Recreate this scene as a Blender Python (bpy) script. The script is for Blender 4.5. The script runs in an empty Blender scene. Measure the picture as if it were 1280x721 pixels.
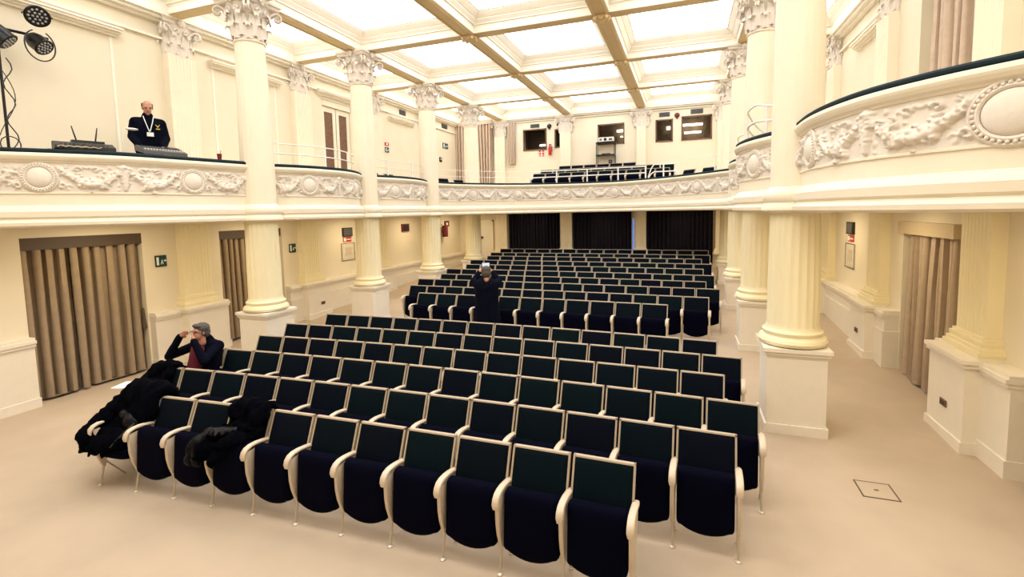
import bpy, bmesh, math, random
import numpy as np
from mathutils import Vector, Matrix, Euler
random.seed(7)
rng = np.random.RandomState(11)
sc = bpy.context.scene
COL = sc.collection
PI = math.pi

# ------------------------------------------------------------------ camera, world, big lights, exposure
CH = 3.0
F_, CX_, CY_ = 604.31, 640.28, 314.49
PITCH, ROLL, YAW = .082395, -.021487, .344851
cam = bpy.data.cameras.new('camera'); cam_o = bpy.data.objects.new('camera', cam); COL.objects.link(cam_o)
cy, sy, cp, sp = math.cos(YAW), math.sin(YAW), math.cos(PITCH), math.sin(PITCH)
fw = Vector((-sy*cp, cy*cp, -sp)); rt = Vector((cy, sy, 0)); up = rt.cross(fw)
r2 = rt*math.cos(ROLL) + up*math.sin(ROLL); u2 = -rt*math.sin(ROLL) + up*math.cos(ROLL)
cam_o.matrix_world = Matrix(((r2.x, u2.x, -fw.x, 0), (r2.y, u2.y, -fw.y, 0), (r2.z, u2.z, -fw.z, CH), (0, 0, 0, 1)))
cam.sensor_width = 36; cam.sensor_fit = 'HORIZONTAL'
cam.lens = F_/1280*36
cam.shift_x = (640-CX_)/1280; cam.shift_y = (CY_-360.5)/1280
cam.clip_start = .05; cam.clip_end = 200
sc.camera = cam_o
sc.view_settings.view_transform = 'Standard'
try: sc.view_settings.look = 'None'
except Exception: pass
sc.view_settings.gamma = 1; sc.view_settings.use_curve_mapping = False
sc.view_settings.exposure = 0.0
PANEL = 4.3            # luminous ceiling panels
UNDER = 27.0           # lamps below the galleries (W each)
STAGE = 85.0          # unseen fill lamps added over the stage (W each)
wd = bpy.data.worlds.new('World'); sc.world = wd; wd.use_nodes = True
wd.node_tree.nodes['Background'].inputs[0].default_value = (1, .93, .82, 1)
wd.node_tree.nodes['Background'].inputs[1].default_value = .05

def area(name, loc, sx, sy_, power, color, rot=(0, 0, 0)):
    l = bpy.data.lights.new(name, 'AREA'); l.shape = 'RECTANGLE'; l.size = sx; l.size_y = sy_
    l.energy = power; l.color = color
    o = bpy.data.objects.new(name, l); COL.objects.link(o); o.location = loc; o.rotation_euler = rot
    return o

XL, XR = -7.9, 1.376
WL, WR = -10.05, 3.5
BACK, FRONT = 20.75, -3.0
XC = (XL+XR)/2
Y1, SP = 7.348, 3.382
YC = [Y1+SP*k for k in range(5)]
ZT, ZP = 7.1, 7.54
B1, B2 = XL+(XR-XL)/3, XL+(XR-XL)*2/3
def fl(y): return max(0.0, .046*(y-7))

for xx in (B1-1.5, XC, B2+1.5): area('stage_fill_light', (xx, 2.2, 7.0), 2.6, 2.6, STAGE, (1, .93, .82), (0, 0, 0))
for xx in (-9.0, 2.45):
    for k in range(5): area('gallery_light', (xx, YC[0]-1.7+SP*k, 2.93), .7, .7, UNDER, (1, .84, .56))
for xx in (B1-1.5, XC, B2+1.5): area('gallery_light', (xx, 19.6, 2.93), .5, .5, UNDER*.45, (1, .84, .56))

# ------------------------------------------------------------------ materials
def mat(name, col, rough=.6, metal=0, bump=0, bscale=40, var=0, vscale=6, spec=None, emit=None, estr=1, rnd=None, col2=None):
    m = bpy.data.materials.new(name); m.use_nodes = True; nt = m.node_tree; b = nt.nodes['Principled BSDF']
    b.inputs['Base Color'].default_value = (*col, 1); b.inputs['Roughness'].default_value = rough; b.inputs['Metallic'].default_value = metal
    if spec is not None: b.inputs['Specular IOR Level'].default_value = spec
    tc = nt.nodes.new('ShaderNodeTexCoord')
    if var or col2:
        n = nt.nodes.new('ShaderNodeTexNoise'); n.inputs['Scale'].default_value = vscale; n.inputs['Detail'].default_value = 6
        nt.links.new(tc.outputs['Object'], n.inputs['Vector'])
        rp = nt.nodes.new('ShaderNodeValToRGB'); rp.color_ramp.elements[0].position = .3; rp.color_ramp.elements[1].position = .7
        c0 = col2 if col2 else tuple(c*(1-var) for c in col)
        rp.color_ramp.elements[0].color = (*c0, 1); rp.color_ramp.elements[1].color = (*[min(1, c*(1+var)) for c in col], 1)
        nt.links.new(n.outputs['Fac'], rp.inputs['Fac']); nt.links.new(rp.outputs['Color'], b.inputs['Base Color'])
    if rnd:
        oi = nt.nodes.new('ShaderNodeObjectInfo'); mx = nt.nodes.new('ShaderNodeMix'); mx.data_type = 'RGBA'
        mx.inputs[6].default_value = (*col, 1); mx.inputs[7].default_value = (*rnd, 1)
        nt.links.new(oi.outputs['Random'], mx.inputs[0]); nt.links.new(mx.outputs[2], b.inputs['Base Color'])
    if bump:
        n = nt.nodes.new('ShaderNodeTexNoise'); n.inputs['Scale'].default_value = bscale; n.inputs['Detail'].default_value = 4
        nt.links.new(tc.outputs['Object'], n.inputs['Vector'])
        bp = nt.nodes.new('ShaderNodeBump'); bp.inputs['Strength'].default_value = bump; bp.inputs['Distance'].default_value = .02
        nt.links.new(n.outputs['Fac'], bp.inputs['Height']); nt.links.new(bp.outputs['Normal'], b.inputs['Normal'])
    if emit:
        b.inputs['Emission Color'].default_value = (*emit, 1); b.inputs['Emission Strength'].default_value = estr
    return m

M = {}
M['wall'] = mat('cream_wall_paint', (.81, .72, .55), .7, bump=.03, bscale=30, var=.02, vscale=2)
M['ceil'] = mat('cream_ceiling_paint', (.90, .835, .70), .7, var=.02)
M['soffit'] = mat('ochre_soffit', (.70, .54, .30), .6, var=.03)  # one ochre base colour for beam undersides and rosettes
M['shaft'] = mat('ivory_column_paint', (.87, .775, .60), .5, var=.02, vscale=3)
M['shaftlow'] = mat('lamp_warmed_column_paint', (.85, .75, .49), .45, var=.02, vscale=3)  # warm light from below the galleries is put into this yellower colour
M['plinth'] = mat('offwhite_plinth_paint', (.80, .73, .61), .6, var=.02)
M['stucco'] = mat('pale_stucco', (.77, .695, .595), .8, bump=.1, bscale=60, var=.04, vscale=12)
M['fascia'] = mat('parapet_paint', (.85, .765, .60), .5, var=.015)
M['carpet'] = mat('beige_carpet', (.50, .395, .29), .95, bump=.25, bscale=400, var=.06, vscale=1.5, spec=.1)
M['velvet'] = mat('dark_green_velvet', (.0012, .0058, .0078), .85, bump=.05, bscale=200, rnd=(.0010, .0022, .0062), spec=.07)
M['velvetseat'] = mat('navy_velvet', (.0006, .0008, .0058), .9, bump=.05, bscale=200, spec=.05)
M['frame'] = mat('cream_lacquer', (.62, .51, .38), .4, var=.03, vscale=20)
M['rim'] = mat('tan_seat_rim', (.42, .33, .23), .45, var=.03, vscale=20)
M['post'] = mat('brushed_post', (.55, .47, .36), .35, .4)
M['cushion'] = mat('dark_green_rail_velvet', (.006, .016, .02), .85, bump=.1, bscale=120, spec=.2)
M['curt'] = mat('taupe_curtain', (.34, .255, .17), .85, bump=.1, bscale=150, var=.06, vscale=9, spec=.15)
M['curtmid'] = mat('taupe_pink_curtain', (.45, .345, .25), .85, bump=.1, bscale=150, var=.06, vscale=9, spec=.15)
M['curtlight'] = mat('pale_taupe_curtain', (.60, .47, .36), .85, bump=.1, bscale=150, var=.06, vscale=9, spec=.15)
M['curtdark'] = mat('midnight_curtain', (.012, .010, .018), .9, bump=.1, bscale=150, var=.2, vscale=9, spec=.1)
M['pelmet'] = mat('brown_pelmet', (.085, .055, .035), .6)
M['beigepelmet'] = mat('beige_pelmet', (.55, .43, .27), .6)
M['wood'] = mat('brown_wood', (.16, .075, .035), .45, var=.25, vscale=14)
M['darkwood'] = mat('dark_interior', (.09, .055, .03), .7, var=.2)
M['white'] = mat('white_enamel', (.85, .82, .76), .35)
M['black'] = mat('black_plastic', (.010, .010, .011), .45)
M['metalblack'] = mat('black_metal', (.012, .012, .014), .35, .5)
M['grey'] = mat('grey_metal', (.10, .098, .095), .45, .2)
M['silver'] = mat('silver', (.5, .5, .5), .3, .8)
M['glass'] = None
M['booth'] = mat('brown_booth_wall', (.30, .21, .12), .7, var=.25, vscale=5)
M['red'] = mat('red_enamel', (.55, .02, .02), .35)
M['darkred'] = mat('dark_red_enamel', (.16, .008, .012), .4)
M['green'] = mat('exit_green', (.0, .045, .035), .4)
M['signwhite'] = mat('sign_white', (.85, .88, .85), .5)
M['paper'] = mat('paper', (.88, .86, .82), .8)
M['planpaper'] = mat('framed_plan_paper', (.68, .61, .50), .7, var=.15, vscale=30)
M['navy'] = mat('navy_cloth', (.0022, .003, .009), .9, bump=.2, bscale=60, spec=.06)
M['coat'] = mat('black_coat_cloth', (.0006, .0007, .0020), .9, bump=.3, bscale=40, spec=.03)
M['shiny'] = mat('black_nylon', (.0012, .0015, .003), .45, bump=.3, bscale=25, spec=.16)
M['burgundy'] = mat('burgundy_wool', (.13, .006, .022), .9, bump=.3, bscale=120)
M['skin'] = mat('skin', (.50, .235, .15), .5, var=.06, vscale=15)
M['hairgrey'] = mat('grey_hair', (.085, .072, .065), .8, bump=.8, bscale=60, var=.6, vscale=60)
M['hairbrown'] = mat('brown_hair', (.07, .05, .035), .7, bump=.5, bscale=90, var=.4, vscale=60)
M['trouser'] = mat('black_trousers', (.0012, .0013, .0035), .85, bump=.2, bscale=60, spec=.06)
M['shoe'] = mat('black_leather', (.006, .006, .006), .35)
M['yellow'] = mat('yellow_thread', (.7, .5, .06), .7)
M['blueled'] = mat('lamp_lens', (.06, .06, .07), .15, .2)
M['screen'] = mat('lit_phone_screen', (.1, .1, .1), .3, emit=(.75, .85, 1), estr=.9)
M['hair_elastic'] = M['black']
M['tube'] = mat('glowing_bar', (1, 1, 1), .5, emit=(1, .93, .8), estr=4)
M['slit'] = mat('daylight_gap', (.2, .3, .8), .5, emit=(.2, .38, 1), estr=.6)
g = bpy.data.materials.new('window_glass'); g.use_nodes = True
gb = g.node_tree.nodes['Principled BSDF']; gb.inputs['Base Color'].default_value = (.9, .9, .9, 1); gb.inputs['Roughness'].default_value = .03
gb.inputs['Transmission Weight'].default_value = 1; gb.inputs['IOR'].default_value = 1.1; M['glass'] = g
# luminous panel: faint clouding of the frosted glass
m = bpy.data.materials.new('luminous_frosted_glass'); m.use_nodes = True; nt = m.node_tree; b = nt.nodes['Principled BSDF']
b.inputs['Base Color'].default_value = (.8, .85, .9, 1); b.inputs['Roughness'].default_value = .4
tc = nt.nodes.new('ShaderNodeTexCoord'); n = nt.nodes.new('ShaderNodeTexNoise'); n.inputs['Scale'].default_value = .9; n.inputs['Detail'].default_value = 3
rp = nt.nodes.new('ShaderNodeValToRGB'); rp.color_ramp.elements[0].position = .35; rp.color_ramp.elements[1].position = .65
rp.color_ramp.elements[0].color = (1, .93, .92, 1); rp.color_ramp.elements[1].color = (.86, .93, 1, 1)
nt.links.new(tc.outputs['Object'], n.inputs['Vector']); nt.links.new(n.outputs['Fac'], rp.inputs['Fac'])
nt.links.new(rp.outputs['Color'], b.inputs['Emission Color']); b.inputs['Emission Strength'].default_value = PANEL
M['panel'] = m

# ------------------------------------------------------------------ mesh helpers
class MB:
    def __init__(s): s.v = []; s.f = []; s.mi = []; s.cur = 0
    def add(s, vs, fs):
        o = len(s.v); s.v += [tuple(v) for v in vs]; s.f += [tuple(i+o for i in f) for f in fs]; s.mi += [s.cur]*len(fs)
    def box(s, x0, x1, y0, y1, z0, z1):
        s.add([(x0,y0,z0),(x1,y0,z0),(x1,y1,z0),(x0,y1,z0),(x0,y0,z1),(x1,y0,z1),(x1,y1,z1),(x0,y1,z1)],
              [(0,3,2,1),(4,5,6,7),(0,1,5,4),(1,2,6,5),(2,3,7,6),(3,0,4,7)])
    def xbox(s, mtx, x0, x1, y0, y1, z0, z1):
        k = len(s.v); s.box(x0, x1, y0, y1, z0, z1)
        for i in range(k, len(s.v)): s.v[i] = tuple(mtx @ Vector(s.v[i]))
    def loft(s, rings, cap=True, closed=True):
        n = len(rings[0]); vs = [p for r in rings for p in r]; fs = []
        for i in range(len(rings)-1):
            for j in range(n if closed else n-1):
                k = (j+1) % n; fs.append((i*n+j, i*n+k, (i+1)*n+k, (i+1)*n+j))
        if cap and closed: fs.append(tuple(range(n-1, -1, -1))); fs.append(tuple(range((len(rings)-1)*n, len(rings)*n)))
        s.add(vs, fs)
    def lathe(s, prof, n=24, c=(0, 0), flute=None, sx=1, sy=1):
        rings = []
        for r, z in prof:
            rings.append([(c[0]+sx*r*math.cos(2*PI*j/n), c[1]+sy*r*math.sin(2*PI*j/n), z) for j in range(n)])
        s.loft(rings)
    def tube(s, pts, r, n=8, closed=False):
        pts = [Vector(p) for p in pts]; rings = []; N = len(pts); prev = None
        for i, p in enumerate(pts):
            a = pts[max(0, i-1)] if not closed else pts[i-1]; bq = pts[min(N-1, i+1)] if not closed else pts[(i+1) % N]
            t = (bq-a).normalized()
            if prev is None:
                q = Vector((0, 0, 1)) if abs(t.z) < .9 else Vector((1, 0, 0)); e1 = t.cross(q).normalized()
            else: e1 = (prev - t*prev.dot(t)).normalized()
            prev = e1; e2 = t.cross(e1); rr = r[i] if isinstance(r, (list, tuple)) else r
            rings.append([p+(e1*math.cos(2*PI*j/n)+e2*math.sin(2*PI*j/n))*rr for j in range(n)])
        if closed: rings.append(rings[0]); s.loft(rings, cap=False)
        else: s.loft(rings)
    def sphere(s, c, rx, ry=None, rz=None, n=12, m=8, mtx=None):
        ry = rx if ry is None else ry; rz = rx if rz is None else rz; rings = []
        for i in range(m+1):
            th = PI*i/m; th = min(max(th, .02), PI-.02); ring = []
            for j in range(n):
                p = Vector((rx*math.sin(th)*math.cos(2*PI*j/n), ry*math.sin(th)*math.sin(2*PI*j/n), -rz*math.cos(th)))
                if mtx: p = mtx @ p
                ring.append(p+Vector(c))
            rings.append(ring)
        s.loft(rings)
    def build(s, name, m, parent=None, smooth=False, angle=None):
        me = bpy.data.meshes.new(name); me.from_pydata(s.v, [], s.f); 
        ms = m if isinstance(m, (list, tuple)) else [m]
        for q in ms: me.materials.append(q)
        if len(ms) > 1: me.polygons.foreach_set('material_index', s.mi)
        me.validate(); bm = bmesh.new(); bm.from_mesh(me); bmesh.ops.recalc_face_normals(bm, faces=bm.faces); bm.to_mesh(me); bm.free()
        if smooth:
            me.polygons.foreach_set('use_smooth', [True]*len(me.polygons))
            try: me.set_sharp_from_angle(angle=math.radians(angle or 40))
            except Exception: pass
        o = bpy.data.objects.new(name, me); COL.objects.link(o)
        if parent: o.parent = parent
        return o

def tag(o, label=None, cat=None, group=None, kind=None):
    if label: o['label'] = label
    if cat: o['category'] = cat
    if group: o['group'] = group
    if kind: o['kind'] = kind
    return o
def empty(name, loc=(0, 0, 0), rz=0, label=None, cat=None, group=None):
    o = bpy.data.objects.new(name, None); COL.objects.link(o); o.location = loc; o.rotation_euler = (0, 0, rz); o.empty_display_size = .1
    return tag(o, label, cat, group)
def dup(root, loc=None, rz=None, label=None, group=None, parent=None):
    r = root.copy(); COL.objects.link(r)
    if parent: r.parent = parent
    if loc is not None: r.location = loc
    if rz is not None: r.rotation_euler = (0, 0, rz)
    if label: r['label'] = label
    if group: r['group'] = group
    for ch in root.children: dup(ch, parent=r)
    return r
def link(name, mesh, parent, loc=(0, 0, 0), rot=(0, 0, 0), scale=(1, 1, 1)):
    o = bpy.data.objects.new(name, mesh); COL.objects.link(o); o.parent = parent; o.location = loc; o.rotation_euler = rot; o.scale = scale
    return o
ORD = ['first','second','third','fourth','fifth','sixth','seventh','eighth','ninth','tenth','eleventh','twelfth','thirteenth','fourteenth','fifteenth']

# ------------------------------------------------------------------ structure: floor, walls, ceiling
mb = MB(); ys = [FRONT, 0, 3, 6, 7, 9, 12, 15, 18, 21.2]
vs = []; fs = []
for y in ys: vs += [(WL-.5, y, fl(y)), (WR+.5, y, fl(y))]
for i in range(len(ys)-1): fs.append((2*i, 2*i+1, 2*i+3, 2*i+2))
k = len(vs); vs += [(x, y, -.3) for x in (WL-.5, WR+.5) for y in (ys[0], ys[-1])]
mb.add(vs, fs); tag(mb.build('floor', M['carpet']), kind='structure')

# side walls with door recesses; lower doors (y0,y1,ztop), upper recesses
T = .35
DOORS = [(4.62, 6.47, 2.74), (8.15, 9.98, 2.70)]
def side_wall(name, wx, s, updoors):
    mb = MB()
    def seg(y0, y1, z0, z1): mb.box(min(wx, wx+s*T), max(wx, wx+s*T), y0, y1, z0, z1)
    def band(z0, z1, holes):
        y = FRONT
        for a, b_, zt in sorted(holes):
            seg(y, a, z0, z1); seg(a, b_, zt, z1); y = b_
        seg(y, BACK, z0, z1)
    band(-.2, 2.95, DOORS); seg(FRONT, BACK, 2.95, 3.35); 
    band(3.35, 7.9, updoors)
    mb.box(min(wx+s*T, wx+s*(T+.1)), max(wx+s*T, wx+s*(T+.1)), FRONT, BACK, -.2, 7.9)
    return tag(mb.build(name, M['wall']), kind='structure')
side_wall('wall_left', WL, -1, [(11.75, 13.1, 6.42)])
side_wall('wall_right', WR, 1, [(8.0, 9.7, 6.5)])
WINS = [(-6.82, -5.74, 5.67, 6.60), (-5.38, -4.96, 5.72, 6.52), (-3.51, -2.41, 5.72, 6.57), (-1.17, -.50, 5.68, 6.57), (-.18, .95, 5.68, 6.63)]
mb = MB(); mb.box(WL-T, WR+T, BACK, BACK+.3, 0, 5.5); mb.box(WL-T, WR+T, BACK, BACK+.3, 6.8, 7.9)
x = WL-T
for a, b_, z0, z1 in WINS:
    mb.box(x, a, BACK, BACK+.3, 5.5, 6.8); mb.box(a, b_, BACK, BACK+.3, 5.5, z0); mb.box(a, b_, BACK, BACK+.3, z1, 6.8); x = b_
mb.box(x, WR+T, BACK, BACK+.3, 5.5, 6.8)
tag(mb.build('wall_back', M['wall']), kind='structure')
mb = MB(); mb.box(WL-T, WR+T, FRONT-.3, FRONT, -.2, 7.9); tag(mb.build('wall_front', M['wall']), kind='structure')

# ceiling grid: beams with stepped mouldings, soffits ochre
XS = [WL, XL, B1, B2, XR, WR]
YS = [Y1-SP*3, Y1-SP*2, Y1-SP] + YC[:4] + [BACK]
mb = MB()
def beam_x(x, w):
    mb.cur = 0; mb.box(x-w/2, x+w/2, FRONT, BACK, ZT+.012, ZP+.1)
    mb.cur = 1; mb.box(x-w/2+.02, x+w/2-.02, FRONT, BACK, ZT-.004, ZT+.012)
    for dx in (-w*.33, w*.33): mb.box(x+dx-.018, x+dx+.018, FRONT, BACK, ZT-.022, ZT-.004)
def beam_y(y, w):
    mb.cur = 0; mb.box(WL, WR, y-w/2, y+w/2, ZT+.012, ZP+.1)
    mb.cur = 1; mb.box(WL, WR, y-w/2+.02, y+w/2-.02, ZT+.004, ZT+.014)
for x in XS[1:-1]: beam_x(x, .37)
for y in YS[:-1]: beam_y(y, .31)
mb.cur = 0
mb.box(WL, WL+.22, FRONT, BACK, ZT+.05, ZP+.1); mb.box(WR-.22, WR, FRONT, BACK, ZT+.05, ZP+.1); mb.box(WL, WR, BACK-.22, BACK, ZT+.05, ZP+.1)
mb.box(WL-T, WR+T, FRONT, BACK+.3, ZP+.1, ZP+.25)
PAN = []
for i in range(5):
    for j in range(len(YS)-1):
        x0, x1, y0, y1 = XS[i]+.192, XS[i+1]-.192, YS[j]+.162, YS[j+1]-.162
        rings = []
        for ins, dz in ((-.02, .14), (0, .14), (0, .17), (.035, .18), (.035, .20), (.10, .27), (.10, .29), (.115, .29), (.21, .375), (.21, .395), (.235, .395), (.25, .42), (.25, .46), (-.02, .46)):
            rings.append([(x0+ins, y0+ins, ZT+dz), (x1-ins, y0+ins, ZT+dz), (x1-ins, y1-ins, ZT+dz), (x0+ins, y1-ins, ZT+dz)])
        mb.loft(rings+[rings[0]], cap=False)
        PAN.append((i, j, x0+.24, x1-.24, y0+.24, y1-.24))
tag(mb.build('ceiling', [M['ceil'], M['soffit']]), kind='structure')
rown = {3: 'in the fourth row from the back wall', 4: 'in the third row from the back wall', 5: 'in the second row from the back wall', 6: 'in the row beside the back wall'}
coln = ['narrow left aisle bay', 'left main bay', 'centre main bay', 'right main bay', 'narrow right aisle bay']
for i, j, x0, x1, y0, y1 in PAN:
    if j >= 3:
        mb = MB(); mb.box(x0, x1, y0, y1, ZP-.04, ZP); 
        o = mb.build('ceiling_light_panel', M['panel'])
        tag(o, f'luminous white ceiling panel {rown[j]}, {coln[i]}', 'ceiling light', 'luminous ceiling panels')
    elif j >= 1:
        area('ceiling_light', ((x0+x1)/2, (y0+y1)/2, ZP-.03), x1-x0, y1-y0, (x1-x0)*(y1-y0)*PANEL*3.0, (.95, .97, 1))
# bosses at beam crossings
for bx in (B1, B2):
    for k in range(4):
        mb = MB(); mb.lathe([(.02, ZT-.11), (.07, ZT-.10), (.12, ZT-.06), (.19, ZT-.045), (.2, ZT-.02), (.02, ZT-.01)], 16, (bx, YC[k]))
        for a in range(8): mb.sphere((bx+.15*math.cos(a*PI/4), YC[k]+.15*math.sin(a*PI/4), ZT-.05), .05, n=8, m=5)
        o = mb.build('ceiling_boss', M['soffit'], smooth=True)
        tag(o, f"ochre rosette under the {'left' if bx==B1 else 'right'} long beam at the {ORD[k]} column pair", 'ceiling ornament', 'rosettes at the beam crossings')

# dado, cornice and panel mouldings along walls
def dado(wx, s, segs):
    mb = MB()
    for (y0, y1, dep) in segs:
        z0 = fl(y0)-.05
        def bx(d, za, zb, e=0): mb.box(min(wx, wx-s*d), max(wx, wx-s*d), y0-e, y1+e, za, zb)
        bx(dep, z0, 1.06); bx(dep+.03, 1.0, 1.05, .004); bx(dep+.05, 1.05, 1.10, .01); bx(dep+.02, 1.10, 1.14, .006); bx(dep+.025, z0, z0+.2+(fl(y1)-fl(y0)), .012)
    return mb
tag(dado(WL, -1, [(FRONT, 4.6, .17), (6.5, 8.13, .17), (10.0, BACK, .17)]).build('baseboard_left', M['plinth']), kind='structure')
tag(dado(WR, 1, [(FRONT, 4.6, .22), (6.5, 8.13, .22), (10.0, BACK, .22)]).build('baseboard_right', M['plinth']), kind='structure')
tn = 0
def trim(boxes, m='ceil'):
    global tn; tn += 1; mb = MB()
    for bb in boxes: mb.box(*bb)
    tag(mb.build(f'trim_{tn}', M[m]), kind='structure')
for wx, s in ((WL, 1), (WR, -1)):
    L = []
    for d, z0, z1 in ((.06, 6.62, 6.66), (.1, 6.95, 7.0), (.18, 7.0, 7.06), (.24, 7.06, 7.16)):
        L.append((min(wx, wx+s*d), max(wx, wx+s*d), FRONT, BACK, z0, z1))
    trim(L)
trim([(WL, WR, BACK-.06, BACK, 6.93, 6.97), (WL, WR, BACK-.12, BACK, 7.0, 7.06), (WL, WR, BACK-.2, BACK, 7.06, 7.16)])
def hood(wx, s, y0, y1, z, drop=None):
    L = []
    for d, a, b_ in ((.05, 0, .04), (.09, .04, .08), (.14, .08, .12), (.16, .12, .15)):
        L.append((min(wx, wx+s*d), max(wx, wx+s*d), y0-d*.5, y1+d*.5, z+a, z+b_))
    if drop:
        for yy in (y0, y1-.1): L.append((min(wx, wx+s*.01), max(wx, wx+s*.01), yy, yy+.05, drop, z))
    trim(L)
hood(WL, 1, 3.2, 6.30, 6.40, 3.4); hood(WL, 1, 8.25, 10.1, 6.36, 3.4); hood(WL, 1, 15.2, 16.75, 6.36); hood(WL, 1, 11.6, 13.25, 6.5)
hood(WR, -1, 11.25, 12.7, 6.30); hood(WR, -1, 14.6, 16.4, 6.3)

# ------------------------------------------------------------------ galleries: plan of the parapet
def arc_bay(xa, ya, xb, yb, bow, n=16):
    pts = []
    for i in range(n+1):
        t = i/n; w = math.sin(PI*t)**.8 if 0 < t < 1 else 0
        pts.append((xa+(xb-xa)*t + bow*w, ya+(yb-ya)*t))
    return pts
gap = .26
def smooth_curve(P, n=40):
    P = [Vector((p[0], p[1])) for p in P]; out = []
    Q = [P[0]*2-P[1]] + P + [P[-1]*2-P[-2]]
    for i in range(1, len(Q)-2):
        for k in range(n//(len(P)-1)+1):
            t = k/(n//(len(P)-1)+1); a, b_, c, d = Q[i-1], Q[i], Q[i+1], Q[i+2]
            out.append(tuple(.5*((2*b_)+(c-a)*t+(2*a-5*b_+4*c-d)*t*t+(3*b_-a-3*c+d)*t**3)))
    out.append(tuple(P[-1])); return out
PATHS = {}
PATHS['L0'] = smooth_curve([(-10.05, 3.2), (-9.2, 4.02), (-8.42, 5.1), (-8.12, 6.2), (-7.92, Y1-gap)], 40)
PATHS['L1'] = arc_bay(XL, YC[0]+gap, XL, YC[1]-gap, .52, 24)
PATHS['L2'] = arc_bay(XL, YC[1]+gap, XL, YC[2]-gap, .36, 20)
PATHS['BK'] = smooth_curve([(-7.9, YC[2]+gap), (-7.65, 15.3), (-7.1, 16.2), (-6.1, 17.25), (-4.7, 18.0), (-3.0, 18.25), (-1.6, 17.75), (-.3, 16.65), (.6, 15.5), (XR, YC[2]+gap)], 72)
PATHS['R2'] = [(2*XC-p[0], p[1]) for p in PATHS['L2']]
PATHS['R1'] = [(2*XC-p[0], p[1]) for p in PATHS['L1']]
PATHS['R0'] = smooth_curve([(3.5, 3.4), (2.85, 4.15), (2.27, 4.58), (1.85, 5.02), (1.55, 5.55), (1.38, 6.3), (1.37, Y1-gap)], 48)
PROF = [(-.28, 2.92), (.05, 2.92), (.10, 2.945), (.105, 2.99), (.075, 3.02), (.06, 3.045), (.09, 3.07), (.095, 3.15), (.07, 3.19), (.03, 3.215), (.0, 3.24), (0, 3.405),
        (.018, 3.41), (.018, 3.43), (0, 3.435), (0, 3.86), (.02, 3.865), (.03, 3.885), (.06, 3.90), (.08, 3.93), (.09, 3.955), (.085, 3.985), (.06, 4.0), (-.24, 4.0), (-.28, 3.98)]
CUSH = [(-.22, 4.0), (-.24, 4.03), (-.2, 4.06), (-.08, 4.072), (.02, 4.065), (.06, 4.04), (.065, 4.015), (.05, 4.0)]
def norms(P, side):
    N = []
    for i in range(len(P)):
        a = Vector(P[max(0, i-1)]); b_ = Vector(P[min(len(P)-1, i+1)]); t = (b_-a).normalized()
        N.append(Vector((t.y, -t.x))*side)
    return N
def sweep(P, N, prof, cap=True):
    rings = [[(p[0]+n_.x*o, p[1]+n_.y*o, z) for o, z in prof] for p, n_ in zip(P, N)]
    mb = MB(); mb.loft(rings, cap=cap); return mb
def resample(P, step):
    P = np.array(P); d = np.r_[0, np.cumsum(np.hypot(*np.diff(P, axis=0).T))]
    n_ = max(2, int(round(d[-1]/step))); u = np.linspace(0, d[-1], n_+1)
    return np.stack([np.interp(u, d, P[:, 0]), np.interp(u, d, P[:, 1])], 1), u, d[-1]
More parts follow.
